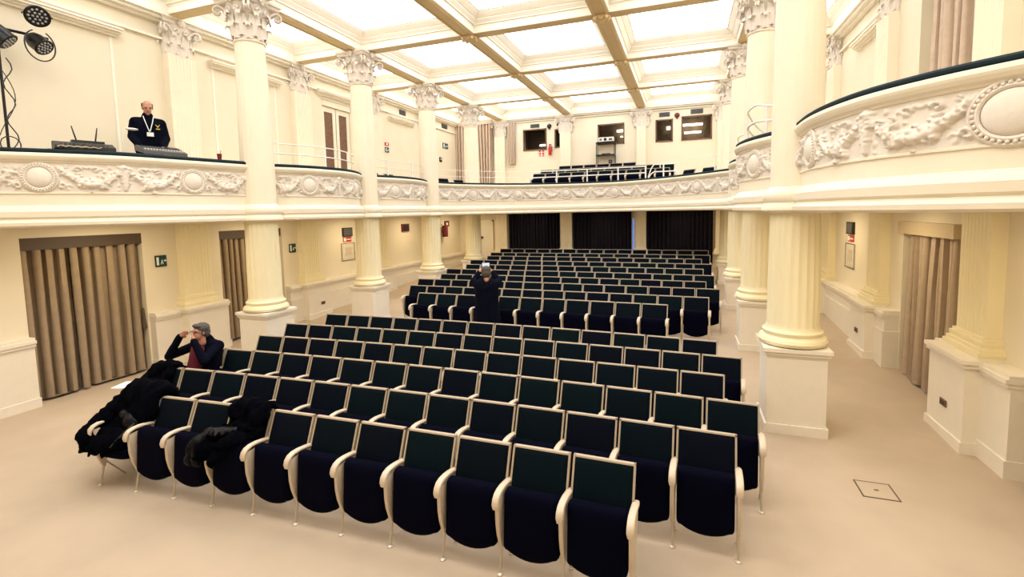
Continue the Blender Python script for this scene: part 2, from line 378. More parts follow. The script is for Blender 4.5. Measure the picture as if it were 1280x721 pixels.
# relief tile: one period = swag, knot, swag (medallions stand at the period ends); length PER, height HF
PER, HF = 1.95, .44
def make_tile(step, seed=3):
    rs = np.random.RandomState(seed)
    nu, nv = int(PER/step), int(HF/step)
    U, V = np.meshgrid(np.linspace(0, PER, nu+1), np.linspace(0, HF, nv+1), indexing='ij'); Hh = np.zeros_like(U)
    def blob(u, v, ru, rv, h, rot=0):
        nonlocal Hh
        du, dv = U-u, V-v; c, s = math.cos(rot), math.sin(rot)
        a = (du*c+dv*s)/ru; b_ = (-du*s+dv*c)/rv; q = np.clip(1-a*a-b_*b_, 0, None)
        Hh = np.maximum(Hh, h*np.sqrt(q))
    for half in (0, 1):
        ua, ub = (.24, PER/2-.05) if half == 0 else (PER/2+.05, PER-.24)
        for i in range(90):                              # fruit and leaf swag
            t = rs.rand(); w = math.sin(PI*t); v = HF*(.80-.52*w**.9); sp_ = .022+.05*w
            blob(ua+(ub-ua)*t+rs.randn()*.012, v+rs.randn()*sp_*.55, .016+.03*w*rs.rand()+.008, .014+.022*w*rs.rand()+.006, .028+.035*w*rs.rand(), rs.rand()*3)
        for i in range(16):
            t = i/15; w = math.sin(PI*t); blob(ua+(ub-ua)*t, HF*(.80-.52*w**.9), .05, .02+.035*w, .025+.03*w)
        um = (ua+ub)/2                                   # ribbon curls above the swag
        for cu, sg in ((um-.05, 1), (um+.16, -1)):
            for i in range(14):
                a = i/13*5; blob(cu+sg*(.045-.002*i)*math.cos(a), HF*.80+(.035-.0015*i)*math.sin(a), .014, .012, .032)
            for i in range(10): blob(cu+sg*(.05+.012*i), HF*(.86)+.01*math.sin(i*.9), .014, .010, .02)
        for i in range(60):                              # berries and leaf tips along the swag
            t = rs.rand(); w = math.sin(PI*t); r_ = .007+.009*rs.rand()
            blob(ua+(ub-ua)*t+rs.randn()*.02, HF*(.80-.52*w**.9)+rs.randn()*(.02+.04*w), r_, r_, .05+.03*w*rs.rand())
        for i in range(30):                              # stray leaves
            blob(ua+(ub-ua)*rs.rand(), HF*(.08+.84*rs.rand()), .012+.03*rs.rand(), .008+.01*rs.rand(), .014+.01*rs.rand(), rs.rand()*3)
    c = PER/2                                            # knot and drop
    for i in range(26):
        t = i/25; blob(c+.05*(1-t)*math.sin(i*2.3), HF*(.92-.80*t), .05*(1-.55*t)+.012*rs.rand(), .03, .05-.015*t, rs.rand())
    blob(c, HF*.9, .05, .04, .06)
    for sgn in (-1, 1):                                  # scrolls beside the medallion
        base = 0 if sgn > 0 else PER
        for i in range(16):
            a = i/15*5.5; rr = .055*(1-i/22); blob(base+sgn*(.235+rr*math.cos(a)*.8), HF*.22+rr*math.sin(a), .015, .013, .035)
        for i in range(12): blob(base+sgn*(.215+.015*math.sin(i)), HF*(.25+.055*i), .02, .016, .028, rs.rand())
    return Hh
TILE = {'hi': (make_tile(.012), .012), 'lo': (make_tile(.024), .024)}
def make_medallion(rx, rz):
    mb = MB(); rings = []
    for k in range(7):
        a = k/6*PI/2; rings.append([(rx*.74*math.cos(a)*math.cos(j*2*PI/28), -.015-.06*math.sin(a), rz*.74*math.cos(a)*math.sin(j*2*PI/28)) for j in range(28)])
    mb.loft(rings)
    mb.tube([(rx*.82*math.cos(j*2*PI/36), -.02, rz*.82*math.sin(j*2*PI/36)) for j in range(36)], .022, 6, True)
    mb.tube([(rx*1.0*math.cos(j*2*PI/36), -.01, rz*1.0*math.sin(j*2*PI/36)) for j in range(36)], .022, 6, True)
    o = mb.build('medallion', M['stucco'], smooth=True, angle=60); me = o.data; bpy.data.objects.remove(o)
    mb = MB()
    for j in range(34): mb.sphere((rx*.91*math.cos(j*2*PI/34), -.032, rz*.91*math.sin(j*2*PI/34)), .017, n=6, m=4)
    o = mb.build('bead_ring', M['stucco'], smooth=True, angle=60); me2 = o.data; bpy.data.objects.remove(o); return me, me2
MED = make_medallion(.20, .205); MEDBIG = make_medallion(.25, .235)
PLAB = {'L0': 'cream gallery parapet curving to the left wall, in front of the mixing desk', 'L1': 'bowed gallery parapet between the first and second left columns', 'L2': 'short bowed gallery parapet between the second and third left columns',
        'BK': 'long curved gallery parapet across the rear, below the upper seats', 'R2': 'bowed gallery parapet between the second and third right columns', 'R1': 'bowed gallery parapet between the first and second right columns', 'R0': 'large cream gallery parapet curving to the right wall near the camera'}
SIDE = {'L0': 1, 'L1': 1, 'L2': 1, 'BK': 1, 'R2': -1, 'R1': -1, 'R0': -1}
for kx, P in PATHS.items():
    side = SIDE[kx]; N = norms(P, side)
    root = empty('gallery_parapet', (P[0][0], P[0][1], 2.92), 0, PLAB[kx], 'balcony parapet', 'gallery parapets')
    def loc_build(mb, name, m, **kw):
        o = mb.build(name, m, root, **kw); o.location = (-P[0][0], -P[0][1], -2.92); return o
    loc_build(sweep(P, N, PROF), 'parapet_wall', M['fascia'])
    loc_build(sweep(P, N, CUSH), 'rail_cushion', M['cushion'], smooth=True)
    tile, step = TILE['hi' if kx in ('L0', 'R0', 'L1', 'R1') else 'lo']
    Q, u, LEN = resample(P, step); NQ = norms([tuple(q) for q in Q], side)
    if kx == 'R0': per, off = 2.15, .60       # medallion near the column and a big one further out
    elif kx == 'L0': per, off = 1.95, .95
    else:
        per = LEN/max(1, round(LEN/1.9)); off = per/2 if kx != 'BK' else 0
    ur = (LEN-u+(-off if kx in ('R0', 'L0') else off)) % per
    tu = np.clip((ur/per*(tile.shape[0]-1)), 0, tile.shape[0]-1.001); i0 = tu.astype(int); fr = tu-i0
    h = tile[i0]*(1-fr)[:, None]+tile[np.minimum(i0+1, tile.shape[0]-1)]*fr[:, None]
    h = h*1.3; h[0] = 0; h[-1] = 0
    nv = tile.shape[1]; zz = np.linspace(3.425, 3.865, nv)
    nn = np.array([(n_.x, n_.y) for n_ in NQ])
    X = Q[:, 0][:, None]+nn[:, 0][:, None]*(h+.003); Y = Q[:, 1][:, None]+nn[:, 1][:, None]*(h+.003); Z = np.broadcast_to(zz, X.shape)
    vs = np.stack([X, Y, Z], -1).reshape(-1, 3); nu = len(Q)
    idx = np.arange(nu*nv).reshape(nu, nv); fs = np.stack([idx[:-1, :-1], idx[1:, :-1], idx[1:, 1:], idx[:-1, 1:]], -1).reshape(-1, 4)
    me = bpy.data.meshes.new('frieze_relief'); me.from_pydata(vs.tolist(), [], fs.tolist()); me.materials.append(M['stucco'])
    me.polygons.foreach_set('use_smooth', [True]*len(me.polygons))
    fo = bpy.data.objects.new('frieze_relief', me); COL.objects.link(fo); fo.parent = root; fo.location = (-P[0][0], -P[0][1], -2.92)
    # medallions at the period ends
    c0 = (-off if kx in ('R0', 'L0') else off)
    for kk in range(-1, 12):
        uu = LEN+c0-kk*per
        if .22 < uu < LEN-.22:
            ii = int(np.argmin(abs(u-uu))); n_ = NQ[ii]
            big = kx == 'R0' and uu < LEN-1.4
            mm = MEDBIG if big else MED; md = link('medallion', mm[0], root, (Q[ii][0]-P[0][0], Q[ii][1]-P[0][1], 3.645-2.92), (0, 0, math.atan2(n_.x, -n_.y))); link('bead_ring', mm[1], md)
# gallery floors (slab between wall and parapet)
mb = MB()
def shrink(a, q):
    d = Vector((q[0]-a[0], q[1]-a[1])); L = d.length
    return a if L < .3 else (a[0]+d.x/L*.15, a[1]+d.y/L*.15)
def strip(P, wall):
    for a, b_ in zip(P[:-1], P[1:]):
        qa, qb = wall(a), wall(b_)
        a, b_ = shrink(a, qa), shrink(b_, qb)
        mb.add([(a[0], a[1], 2.95), (b_[0], b_[1], 2.95), (qb[0], qb[1], 2.95), (qa[0], qa[1], 2.95), (a[0], a[1], 3.35), (b_[0], b_[1], 3.35), (qb[0], qb[1], 3.35), (qa[0], qa[1], 3.35)],
               [(0, 1, 2, 3), (4, 7, 6, 5), (0, 4, 5, 1), (2, 6, 7, 3)])
for kx in ('L0', 'L1', 'L2'):
    P = PATHS[kx]; P = ([P[0]] + P + [(XL, P[-1][1]+2*gap)]); strip(P, lambda p: (WL, p[1]))
for kx in ('R0', 'R1', 'R2'):
    P = PATHS[kx]; P = ([P[0]] + P + [(XR, P[-1][1]+2*gap)]); strip(P, lambda p: (WR, p[1]))
strip(PATHS['BK'], lambda p: (p[0], BACK))
mb.box(WL, XL, YC[2]+gap, BACK, 2.95, 3.35); mb.box(XR, WR, YC[2]+gap, BACK, 2.95, 3.35)
# stepped tiers for the upper seats
mb.box(-6.3, 0, 18.62, 19.28, 3.35, 3.57); mb.box(-6.3, 0, 19.28, 19.90, 3.35, 3.76); mb.box(-6.3, 0, 19.90, BACK, 3.35, 3.94)
tag(mb.build('floor_gallery', M['wall']), kind='structure')

# ------------------------------------------------------------------ columns and pilasters
def flute_ring(r, z, nf=20, per=4, d=.016):
    pts = []
    for i in range(nf*per):
        a = 2*PI*i/(nf*per); ph = (i % per)/per; rr = r-d*math.sin(PI*ph)
        pts.append((rr*math.cos(a), rr*math.sin(a), z))
    return pts
def m_of(mb, name, m, **kw):
    o = mb.build(name, m, **kw); me = o.data; bpy.data.objects.remove(o); return me
def plinth_mesh(h0):      # origin at the floor under the column; h0 = floor height, top at 1.15
    mb = MB(); a = .345
    mb.box(-a, a, -a, a, 0, 1.15-h0-.11); mb.box(-a-.025, a+.025, -a-.025, a+.025, -.03, .11)
    t = 1.15-h0
    mb.box(-a-.012, a+.012, -a-.012, a+.012, t-.12, t-.09); mb.box(-a-.03, a+.03, -a-.03, a+.03, t-.09, t-.05); mb.box(-a-.05, a+.05, -a-.05, a+.05, t-.05, t)
    return mb
mb = MB(); mb.lathe([(.36, 0), (.405, .02), (.42, .06), (.40, .10), (.365, .115), (.35, .13), (.355, .15), (.365, .165), (.365, .185), (.345, .20), (.33, .215), (.325, .235), (.32, .25)], 32)
ME_BASE = m_of(mb, 'base', M['shaftlow'], smooth=True)
mb = MB(); mb.loft([flute_ring(.318, .25, d=.004), flute_ring(.315, .30), flute_ring(.310, .9), flute_ring(.300, 1.72), flute_ring(.300, 1.76, d=.003)]); mb.lathe([(.29, 1.74), (.31, 1.75), (.315, 1.77), (.31, 1.80)], 32)
ME_LOW = m_of(mb, 'lower_shaft', M['shaftlow'], smooth=True, angle=50)
mb = MB(); mb.lathe([(.30, 1.77), (.38, 1.77), (.405, 1.795), (.405, 1.84), (.385, 1.87), (.375, 1.895), (.395, 1.92), (.40, 2.0), (.38, 2.04), (.345, 2.065), (.32, 2.09), (.30, 2.10)], 40)
ME_COL = m_of(mb, 'collar', M['fascia'], smooth=True)
mb = MB(); mb.loft([flute_ring(.308, 2.08, d=.005), flute_ring(.302, 3.0, d=.005), flute_ring(.285, 4.3, d=.005), flute_ring(.262, 5.10, d=.005), flute_ring(.262, 5.15, d=.002)]); mb.lathe([(.25, 5.13), (.275, 5.14), (.285, 5.165), (.275, 5.19), (.25, 5.2)], 32)
ME_UP = m_of(mb, 'upper_shaft', M['shaft'], smooth=True, angle=50)
def leaf(mb, ang, r0, z0, h, w, curl):
    rows = []
    for i in range(8):
        t = i/7
        if t < .72: rr = r0+.03*t; z = z0+h*t/.72*.93
        else:
            q = (t-.72)/.28; rr = r0+.022+curl*math.sin(q*PI*.6); z = z0+h*(.93+.07*math.sin(q*PI))-curl*.55*q*q
        ww = w*(.75+.35*math.sin(PI*min(1, t*1.05)))*(1-.55*max(0, t-.6)/.4); ww *= 1+.12*math.sin(i*2.9)
        row = []
        for s in (-1, -.5, 0, .5, 1):
            bulge = .022*(1-s*s)-.012*(abs(s) == .5); a = ang+s*ww/rr/2
            row.append(((rr+bulge)*math.cos(a), (rr+bulge)*math.sin(a), z-.012*abs(s)))
        rows.append(row)
    mb.loft(rows, closed=False); 
def capital():
    mb = MB(); mb.lathe([(.262, 0), (.272, .03), (.27, .2), (.285, .4), (.33, .55), (.37, .62)], 32)
    for i in range(8): leaf(mb, i*PI/4, .285, .0, .27, .20, .085)
    for i in range(8): leaf(mb, (i+.5)*PI/4, .295, .05, .43, .20, .10)
    for i in range(4):                                        # corner volutes
        a = PI/4+i*PI/2; d = Vector((math.cos(a), math.sin(a), 0)); t = Vector((-d.y, d.x, 0))
        for sg in (-1, 1):
            pts = []; rad = []
            for k in range(22):
                q = k/21
                if q < .4: r = .30+.20*(q/.4); z = .40+.18*math.sin(q/.4*PI/2); pts.append(d*r+Vector((0, 0, z))+t*sg*(.09*(1-q/.4)+.035)); rad.append(.022)
                else:
                    th = (q-.4)/.6*2.3*PI; rr = .085*(1-(q-.4)/.6*.8); pts.append(d*(.50+rr*math.sin(th))+Vector((0, 0, .495+rr*math.cos(th)))+t*sg*.035); rad.append(.024-.008*q)
            mb.tube(pts, rad, 6)
        mb.sphere(d*.50+Vector((0, 0, .495)), .04, n=8, m=6)
        aa = i*PI/2; e = Vector((math.cos(aa), math.sin(aa), 0))     # rosette and small inner spirals
        mb.sphere(e*.40+Vector((0, 0, .68)), .07, n=10, m=6)
        for k in range(6): 
            v = Vector((-e.y, e.x, 0))*math.cos(k*PI/3)*.06+Vector((0, 0, math.sin(k*PI/3)*.06)); mb.sphere(e*.41+Vector((0, 0, .68))+v, .035, n=6, m=4)
        for sg in (-1, 1):
            v = Vector((-e.y, e.x, 0))*sg
            mb.tube([e*.36+v*(.09+.05*math.cos(k*.5)*(1-k/18))+Vector((0, 0, .50+.05*math.sin(k*.5)*(1-k/18))) for k in range(14)], .018, 5)
    ring0 = []; 
    for i in range(4):                                        # concave abacus
        a0 = PI/4+i*PI/2
        for k in range(8):
            t = k/8; a = a0+t*PI/2; rr = .60*(math.cos(PI/4)/math.cos((t-.5)*PI/2))*(1-.10*math.sin(PI*t)) if 0 < t else .60
            ring0.append((a, rr))
    rings = []
    for sc_, z in ((.86, .62), (.92, .64), (.92, .68), (1.0, .70), (1.0, .745), (.98, .76)):
        rings.append([(r*sc_*math.cos(a), r*sc_*math.sin(a), z) for a, r in ring0])
    mb.loft(rings)
    return m_of(mb, 'capital', M['stucco'], smooth=True, angle=50)
ME_CAP = capital()
def column(x, y, label, full=True):
    h0 = fl(y); root = empty('column', (x, y, h0), 0, label, 'column', 'fluted hall columns')
    link('plinth', m_of(plinth_mesh(h0), 'plinth', M['plinth']), root)
    z = 1.15-h0
    for nm, me in (('base', ME_BASE), ('lower_shaft', ME_LOW), ('collar', ME_COL), ('upper_shaft', ME_UP)): link(nm, me, root, (0, 0, z))
    link('capital', ME_CAP, root, (0, 0, 6.34-h0))
for k in range(4):
    nth = ['nearest', 'second', 'third', 'fourth'][k]
    column(XL, YC[k], f'cream fluted column on a white plinth, {nth} from the stage on the left side')
for k in range(4):
    nth = ['nearest', 'second', 'third', 'fourth'][k]
    column(XR, YC[k], f'cream fluted column on a white plinth, {nth} from the stage on the right side')

def pil_shaft(z0, z1, w, d, m, fl_d=.006):
    mb = MB(); nf = 7; ring = [(-w/2, 0)]; ring.append((-w/2, -d))
    e = .05; fwid = (w-2*e)/nf
    for i in range(nf):
        a = -w/2+e+i*fwid; ring += [(a+fwid*.12, -d), (a+fwid*.3, -d+fl_d), (a+fwid*.7, -d+fl_d), (a+fwid*.88, -d)]
    ring += [(w/2, -d), (w/2, 0)]
    mb.loft([[(x, y, z) for x, y in ring] for z in (z0, z1)])
    return mb
ME_PED = {}
def pilaster(loc, rz, label, low=True, upper=True, w=.64, d=.16, ped=True, lowm='shaftlow'):
    h0 = fl(loc[1]); root = empty('pilaster', (loc[0], loc[1], h0), rz, label, 'pilaster', 'wall pilasters')
    if low:
        if ped:
            mb = MB(); t = 1.15-h0; pw = w/2+.12
            mb.box(-pw, pw, -.38, -.0, -.03, t-.1); mb.box(-pw-.02, pw+.02, -.405, 0, -.03, .12); mb.box(-pw-.03, pw+.03, -.41, 0, t-.1, t-.05); mb.box(-pw-.05, pw+.05, -.43, 0, t-.05, t)
            mb.build('pedestal', M['plinth'], root)
        z = 1.15-h0
        mb = MB()
        for e, a, b_ in ((.09, 0, .04), (.10, .04, .08), (.075, .08, .13), (.05, .13, .16), (.055, .16, .2), (.03, .2, .24)): mb.box(-w/2-e, w/2+e, -d-e, 0, z+a, z+b_)
        mb.build('base', M[lowm], root)
        pil_shaft(z+.24, 2.95-h0, w, d, None).build('lower_shaft', M[lowm], root)
    if upper:
        pil_shaft(3.35-h0, 6.36-h0, w-.04, d, None).build('upper_shaft', M['shaft'], root)
        link('capital', ME_CAP, root, (0, -.02, 6.34-h0), (0, 0, 0), (1.0, .48, 1.0))
for k in range(4):
    yy = YC[k]+.12
    pilaster((WL, yy, 0), PI/2, f'flat fluted pilaster on the left wall behind the {["nearest","second","third","fourth"][k]} left column')
    pilaster((WR, yy, 0), -PI/2, f'flat fluted pilaster on the right wall behind the {["nearest","second","third","fourth"][k]} right column')
for i, (xx, nm) in enumerate(((XL, 'beside the exit door'), (-4.885, 'left of the middle dark curtain'), (-1.725, 'right of the middle dark curtain'), (XR, 'beside the right dark curtain'))):
    pilaster((xx, BACK, 0), 0, f'pilaster on the rear wall {nm}', ped=False, lowm='shaft', w=(.5 if i < 2 else .40) if 0 < i < 3 else .52)

# ------------------------------------------------------------------ theatre seats
CW = .535
def rrect(w, z0, z1, r=.03, sag=0, n=5):
    pts = []; hw = w/2
    for (cx_, cz, a0) in ((hw-r, z1-r, 0), (-hw+r, z1-r, PI/2), (-hw+r, z0+r+sag, PI), (hw-r, z0+r+sag, 3*PI/2)):
        for i in range(n): a = a0+PI/2*i/(n-1); pts.append((cx_+r*math.cos(a), cz+r*math.sin(a)))
        if a0 == PI and sag:
            for i in range(1, 8):
                t = i/8; pts.append((-hw+r+(w-2*r)*t, z0+sag*(1-math.sin(PI*t)**.8)))
    return pts
def slab(outline, layers, yfun=None):
    """layers: (inset, y) rings; yfun(z) leans the slab."""
    cx_ = sum(p[0] for p in outline)/len(outline); xs = [p[0] for p in outline]; zs = [p[1] for p in outline]
    hw, hz, mz = (max(xs)-min(xs))/2, (max(zs)-min(zs))/2, (max(zs)+min(zs))/2
    mb = MB(); rings = []
    for ins, y in layers:
        ring = []
        for x_, z_ in outline:
            X = x_*(1-ins/hw); Z = mz+(z_-mz)*(1-ins/hz); ring.append((X, y+(yfun(Z) if yfun else 0), Z))
        rings.append(ring)
    mb.loft(rings); return mb
lean = lambda z: .25+(z-.55)*.42
mb = slab(rrect(.475, .56, .935, .012), [(.03, -.036), (.012, -.031), (.0, -.022), (0, -.004)], lean); ME_BACK = m_of(mb, 'backrest', M['velvet'], smooth=True)
mb = MB()      # cream frame: rear shell with raised rim, leaning
for x0, x1, z0, z1, ya, yb in ((-.257, .257, .50, .95, .0, .007), (-.257, -.240, .50, .953, -.026, .007), (.240, .257, .50, .953, -.026, .007), (-.257, .257, .940, .953, -.026, .007)):
    k0 = len(mb.v); mb.box(x0, x1, ya, yb, z0, z1)
    for i in range(k0, len(mb.v)): v = mb.v[i]; mb.v[i] = (v[0], v[1]+lean(v[2]), v[2])
ME_FRAME = m_of(mb, 'back_frame', M['rim'])
seatlean = lambda z: .035+(z-.2)*.10
mb = slab(rrect(.472, .17, .715, .035, .055), [(.10, -.030), (.05, -.024), (.02, -.010), (.004, .008), (0, .03), (0, .075), (.02, .095)], seatlean); ME_SEAT = m_of(mb, 'seat', M['velvetseat'], smooth=True)
mb = MB()      # lowered seat
ol = []
for i in range(28):
    a = 2*PI*i/28; ex = 4; ol.append((.235*math.copysign(abs(math.cos(a))**(2/ex), math.cos(a)), .24+.24*math.copysign(abs(math.sin(a))**(2/ex), math.sin(a))))
rings = []
for ins, z in ((.9, .36), (.96, .365), (1, .385), (1, .44), (.96, .465), (.85, .478), (.5, .485)): rings.append([(x_*ins, .24+(y_-.24)*ins, z) for x_, y_ in ol])
mb.loft(rings); ME_SEATDOWN = m_of(mb, 'seat', M['velvetseat'], smooth=True)
side_poly = [(.012, .665), (.002, .58), (.004, .46), (.022, .36), (.052, .27), (.078, .2), (.102, .2), (.125, .28), (.17, .40), (.24, .50), (.30, .58), (.33, .665)]
def prism_x(poly, x0, x1, bev=.006):
    mb = MB(); cyx = sum(p[0] for p in poly)/len(poly); cz = sum(p[1] for p in poly)/len(poly)
    sc_ = lambda f: [(cyx+(p[0]-cyx)*f, cz+(p[1]-cz)*f) for p in poly]
    mb.loft([[(x, p[0], p[1]) for p in sc_(f)] for x, f in ((x0, .95), (x0+bev, 1), (x1-bev, 1), (x1, .95))]); return mb
ME_SIDE = m_of(prism_x(side_poly, -.016, .016), 'side_support', M['frame'], smooth=True)
# arm pad: swept, curling down at the front
path = [(.36, .668), (.30, .683), (.22, .700), (.14, .712), (.07, .714), (.02, .702), (-.012, .676), (-.026, .640), (-.026, .605)]
rings = []
for i, (y, z) in enumerate(path):
    a = path[max(0, i-1)]; b_ = path[min(len(path)-1, i+1)]; t = Vector((b_[0]-a[0], b_[1]-a[1])).normalized(); n_ = Vector((-t.y, t.x))
    if n_.y < 0 and i < 5: n_ = -n_
    if i >= 5 and n_.x > 0: n_ = -n_
    hw = .030 if 0 < i < len(path)-1 else .022; th = .018 if 0 < i < len(path)-1 else .010; ring = []
    for k in range(10):
        q = 2*PI*k/10; ring.append((hw*math.copysign(abs(math.cos(q))**.7, math.cos(q)), y+n_.x*th*math.sin(q), z+n_.y*th*math.sin(q)))
    rings.append(ring)
mb = MB(); mb.loft(rings); ME_ARM = m_of(mb, 'armrest', M['frame'], smooth=True)
mb = MB(); mb.tube([(0, .092, .23), (0, .075, .15), (0, .045, .02)], [.013, .012, .010], 8); mb.lathe([(.028, 0), (.028, .008), (.012, .018), (.008, .02)], 12, (0, .045)); mb.tube([(0, .11, .26), (0, .30, .012)], .009, 6); mb.lathe([(.02, 0), (.02, .008), (.008, .016)], 10, (0, .30))
ME_LEG = m_of(mb, 'leg', M['post'], smooth=True)
def seat_proto(down=False, end=False):
    r = empty('theatre_seat', (0, 0, 0), 0, 'x', 'theatre seat', 'x')
    link('seat', ME_SEATDOWN if down else ME_SEAT, r); link('backrest', ME_BACK, r); link('back_frame', ME_FRAME, r)
    for s in ((-1, 1) if end else (-1,)):
        x_ = s*CW/2
        sd = link('side_support', ME_SIDE, r, (x_, 0, 0)); link('armrest', ME_ARM, sd); link('leg', ME_LEG, r, (x_, 0, 0))
    return r
protos = {}
def place_seat(x, y, z, rz, label, group, down=False, end=False):
    key = (down, end)
    if key not in protos:
        o = protos[key] = seat_proto(down, end); o.location = (x, y, z); o.rotation_euler = (0, 0, rz); o['label'] = label; o['group'] = group; return o
    return dup(protos[key], (x, y, z), rz, label, group)
FRONT_ROWS = [(-6.24, 3.72, -.36, 3.84, 11), (-6.98, 4.54, .44, 4.62, 14), (-7.30, 5.46, .72, 5.42, 15), (-6.98, 6.31, .45, 6.29, 14), (-7.22, 7.17, .72, 7.09, 15), (-6.97, 7.99, .45, 7.82, 14)]
REAR_ROWS = [(-6.13, 10.22, -.33, 10.05, 11), (-6.87, 11.05, .47, 10.86, 14), (-7.15, 11.95, .74, 11.77, 15), (-6.87, 12.79, .48, 12.64, 14), (-7.14, 13.69, .72, 13.52, 15),
             (-6.90, 14.63, .48, 14.52, 14), (-7.20, 15.62, .75, 15.43, 15), (-6.99, 16.66, .49, 16.47, 14), (-7.22, 17.58, .78, 17.39, 15), (-7.26, 18.75, .78, 18.62, 15)]
SEATPOS = {}
def rows(R, block, bowc):
    for ri, (xl, yl, xr, yr, n_) in enumerate(R):
        p = (xr-xl)/n_
        for k in range(n_):
            x = xl+(k+.5)*p; xm = (xl+xr)/2; hw = (xr-xl)/2
            y = yl+(yr-yl)*(x-xl)/(xr-xl)+bowc*(hw*hw-(x-xm)**2)-.40
            ang = math.atan((yr-yl)/(xr-xl)-2*bowc*(x-xm))
            nm = 'front' if ri == 0 else ('rearmost' if ri == len(R)-1 else ORD[ri])
            place = 'leftmost' if k == 0 else ('rightmost' if k == n_-1 else ORD[k]+' from left')
            down = block == 'front' and ((ri == 0 and k == 0) or (ri == 2 and k == 0))
            lab = f'dark velvet tip-up theatre seat, {place} in the {nm} row of the {block} block'
            if ri == 0 and k == 0 and block == 'front': lab = 'lowered theatre seat heaped with a black coat, leftmost in the front row'
            if ri == 2 and k == 0 and block == 'front': lab = 'lowered theatre seat under the seated man, leftmost in the third row'
            if ri == 1 and k == 0 and block == 'front': lab = 'dark theatre seat with a white side tablet, leftmost in the second row'
            SEATPOS[(block, ri, k)] = (x, y, ang)
            so = place_seat(x, y, fl(y), ang, lab, f'theatre seats of the {block} block', down, k == n_-1)
            if ri == 1 and k == 0 and block == 'front':
                mb = MB(); mb.xbox(Matrix.Translation((-.50, .22, .715)) @ Euler((0, 0, .25)).to_matrix().to_4x4(), -.16, .16, -.13, .13, 0, .014); tb = mb.build('writing_tablet', M['paper'], so)
                mb = MB(); mb.tube([(-.28, .25, .66), (-.34, .24, .705), (-.45, .22, .712)], .012, 6); mb.build('hinge_arm', M['post'], tb)
rows(FRONT_ROWS, 'front', .009); rows(REAR_ROWS, 'rear', .004)
# upper gallery seats
for ri, (xa, y, z, n_) in enumerate(((-5.9, 18.75, 3.57, 10), (-5.75, 19.34, 3.76, 10), (-5.1, 19.92, 3.94, 6))):
    for k in range(n_):
        place = 'leftmost' if k == 0 else ('rightmost' if k == n_-1 else ORD[k]+' from left')
        place_seat(xa+(k+.5)*CW, y, z, 0, f"dark seat behind the rear gallery rail, {place} in its {['front','middle','back'][ri]} row", 'upper gallery seats', False, k == n_-1)
GAL = [(-8.7, 12.75, 'first of two'), (-8.7, 13.6, 'second of two'), (-8.3, 15.2, 'first of three'), (-8.2, 16.2, 'second of three'), (-8.1, 17.3, 'third of three')]
for x, y, t in ((-.15, 17.35, 'first of two'), (.45, 16.75, 'second of two')):
    place_seat(x, y, 3.35, -.75, f'dark gallery seat showing above the right end of the rear parapet, {t}', 'side gallery seats', False, True)
for x, y, t in GAL:
    where = 'beyond the second left column' if 'two' in t else 'beyond the third left column'
    place_seat(x, y, 3.35, PI/2 if y < 14 else PI/2.6, f'dark gallery seat showing above the parapet, {t} {where}', 'side gallery seats', False, True)

# ------------------------------------------------------------------ curtains
def curtain(name, w, z0, z1, m, root, x0, folds, amp=.10, seed=0, flare=0, lean_=0, gather=None):
    rs = np.random.RandomState(seed); n_ = folds*8; mb = MB(); ph = np.cumsum(.75+.5*rs.rand(n_+1)); ph = ph/ph[-1]*folds*2*PI
    amps = .6+.8*rs.rand(folds+2); rings = []
    for zi in range(7):
        t = zi/6; z = z1+(z0-z1)*t; ring = []
        for i in range(n_+1):
            q = i/n_; a = amps[min(folds, int(ph[i]/(2*PI)))]
            x_ = x0+w*(.5+(q-.5)*(1+flare*t)) + lean_*t; x_ = x_ - w/folds*.16*math.sin(ph[i]*2)
            if gather: x_ = x0+w*gather[0]+(x_-x0-w*gather[0])*(1-gather[1]*t)
            ring.append((x_, -amp*(.75+.35*t)*a*math.sin(ph[i])+.01*math.sin(5*t+i), z+(.0 if zi < 6 else .012*math.sin(ph[i]))))
        rings.append(ring)
    back = [[(p[0], p[1]+.012, p[2]) for p in reversed(r)] for r in rings]
    mb.loft([a+b_ for a, b_ in zip(rings, back)])
    return mb.build(name, m, root, smooth=True, angle=70)
def door_curtain(name, loc, rz, label, w, ztop, leaves, m, pm, pelm_h=.2, seed=0, pd=.10):
    root = empty(name, loc, rz, label, 'curtain', 'doorway curtains')
    for i, (a, b_, f) in enumerate(leaves): curtain('curtain_leaf', b_-a, .035, ztop-.12, M[m], root, a, f, seed=seed+i)
    mb = MB(); mb.box(-w/2, w/2, -pd, .10, ztop-pelm_h, ztop); mb.build('pelmet', M[pm], root)
    mb = MB(); mb.tube([(w/2-.03, -.02, 1.25), (w/2-.05, -.05, 1.05), (w/2-.045, -.05, .85)], [.02, .03, .045], 8); mb.build('tieback_tassel', M['pelmet'], root, smooth=True)
    return root
# frames are oriented so that local -y faces the room
door_curtain('doorway_curtain', (WL-.10, 5.545, 0), PI/2, 'wide taupe curtains under a brown pelmet in the nearest left doorway', 1.85, 2.74, [(-.90, -.24, 4), (-.22, .90, 6)], 'curt', 'pelmet', seed=1)
door_curtain('doorway_curtain', (WL-.14, 9.065, fl(9)), PI/2, 'taupe curtain half hidden behind the nearest left column', 1.83, 2.70-fl(9), [(-.88, .05, 6), (.05, .88, 6)], 'curt', 'pelmet', seed=5)
door_curtain('doorway_curtain', (WR+.07, 9.065, fl(9)), -PI/2, 'long taupe curtain in the right doorway beyond the floor hatch', 1.83, 2.70-fl(9), [(-.66, .16, 5), (.14, .90, 5)], 'curtmid', 'beigepelmet', seed=9, pd=.16)
door_curtain('doorway_curtain', (WR+.20, 5.545, 0), -PI/2, 'curtain in the right doorway at the picture edge', 1.85, 2.74, [(-.9, .9, 12)], 'curt', 'beigepelmet', seed=12)
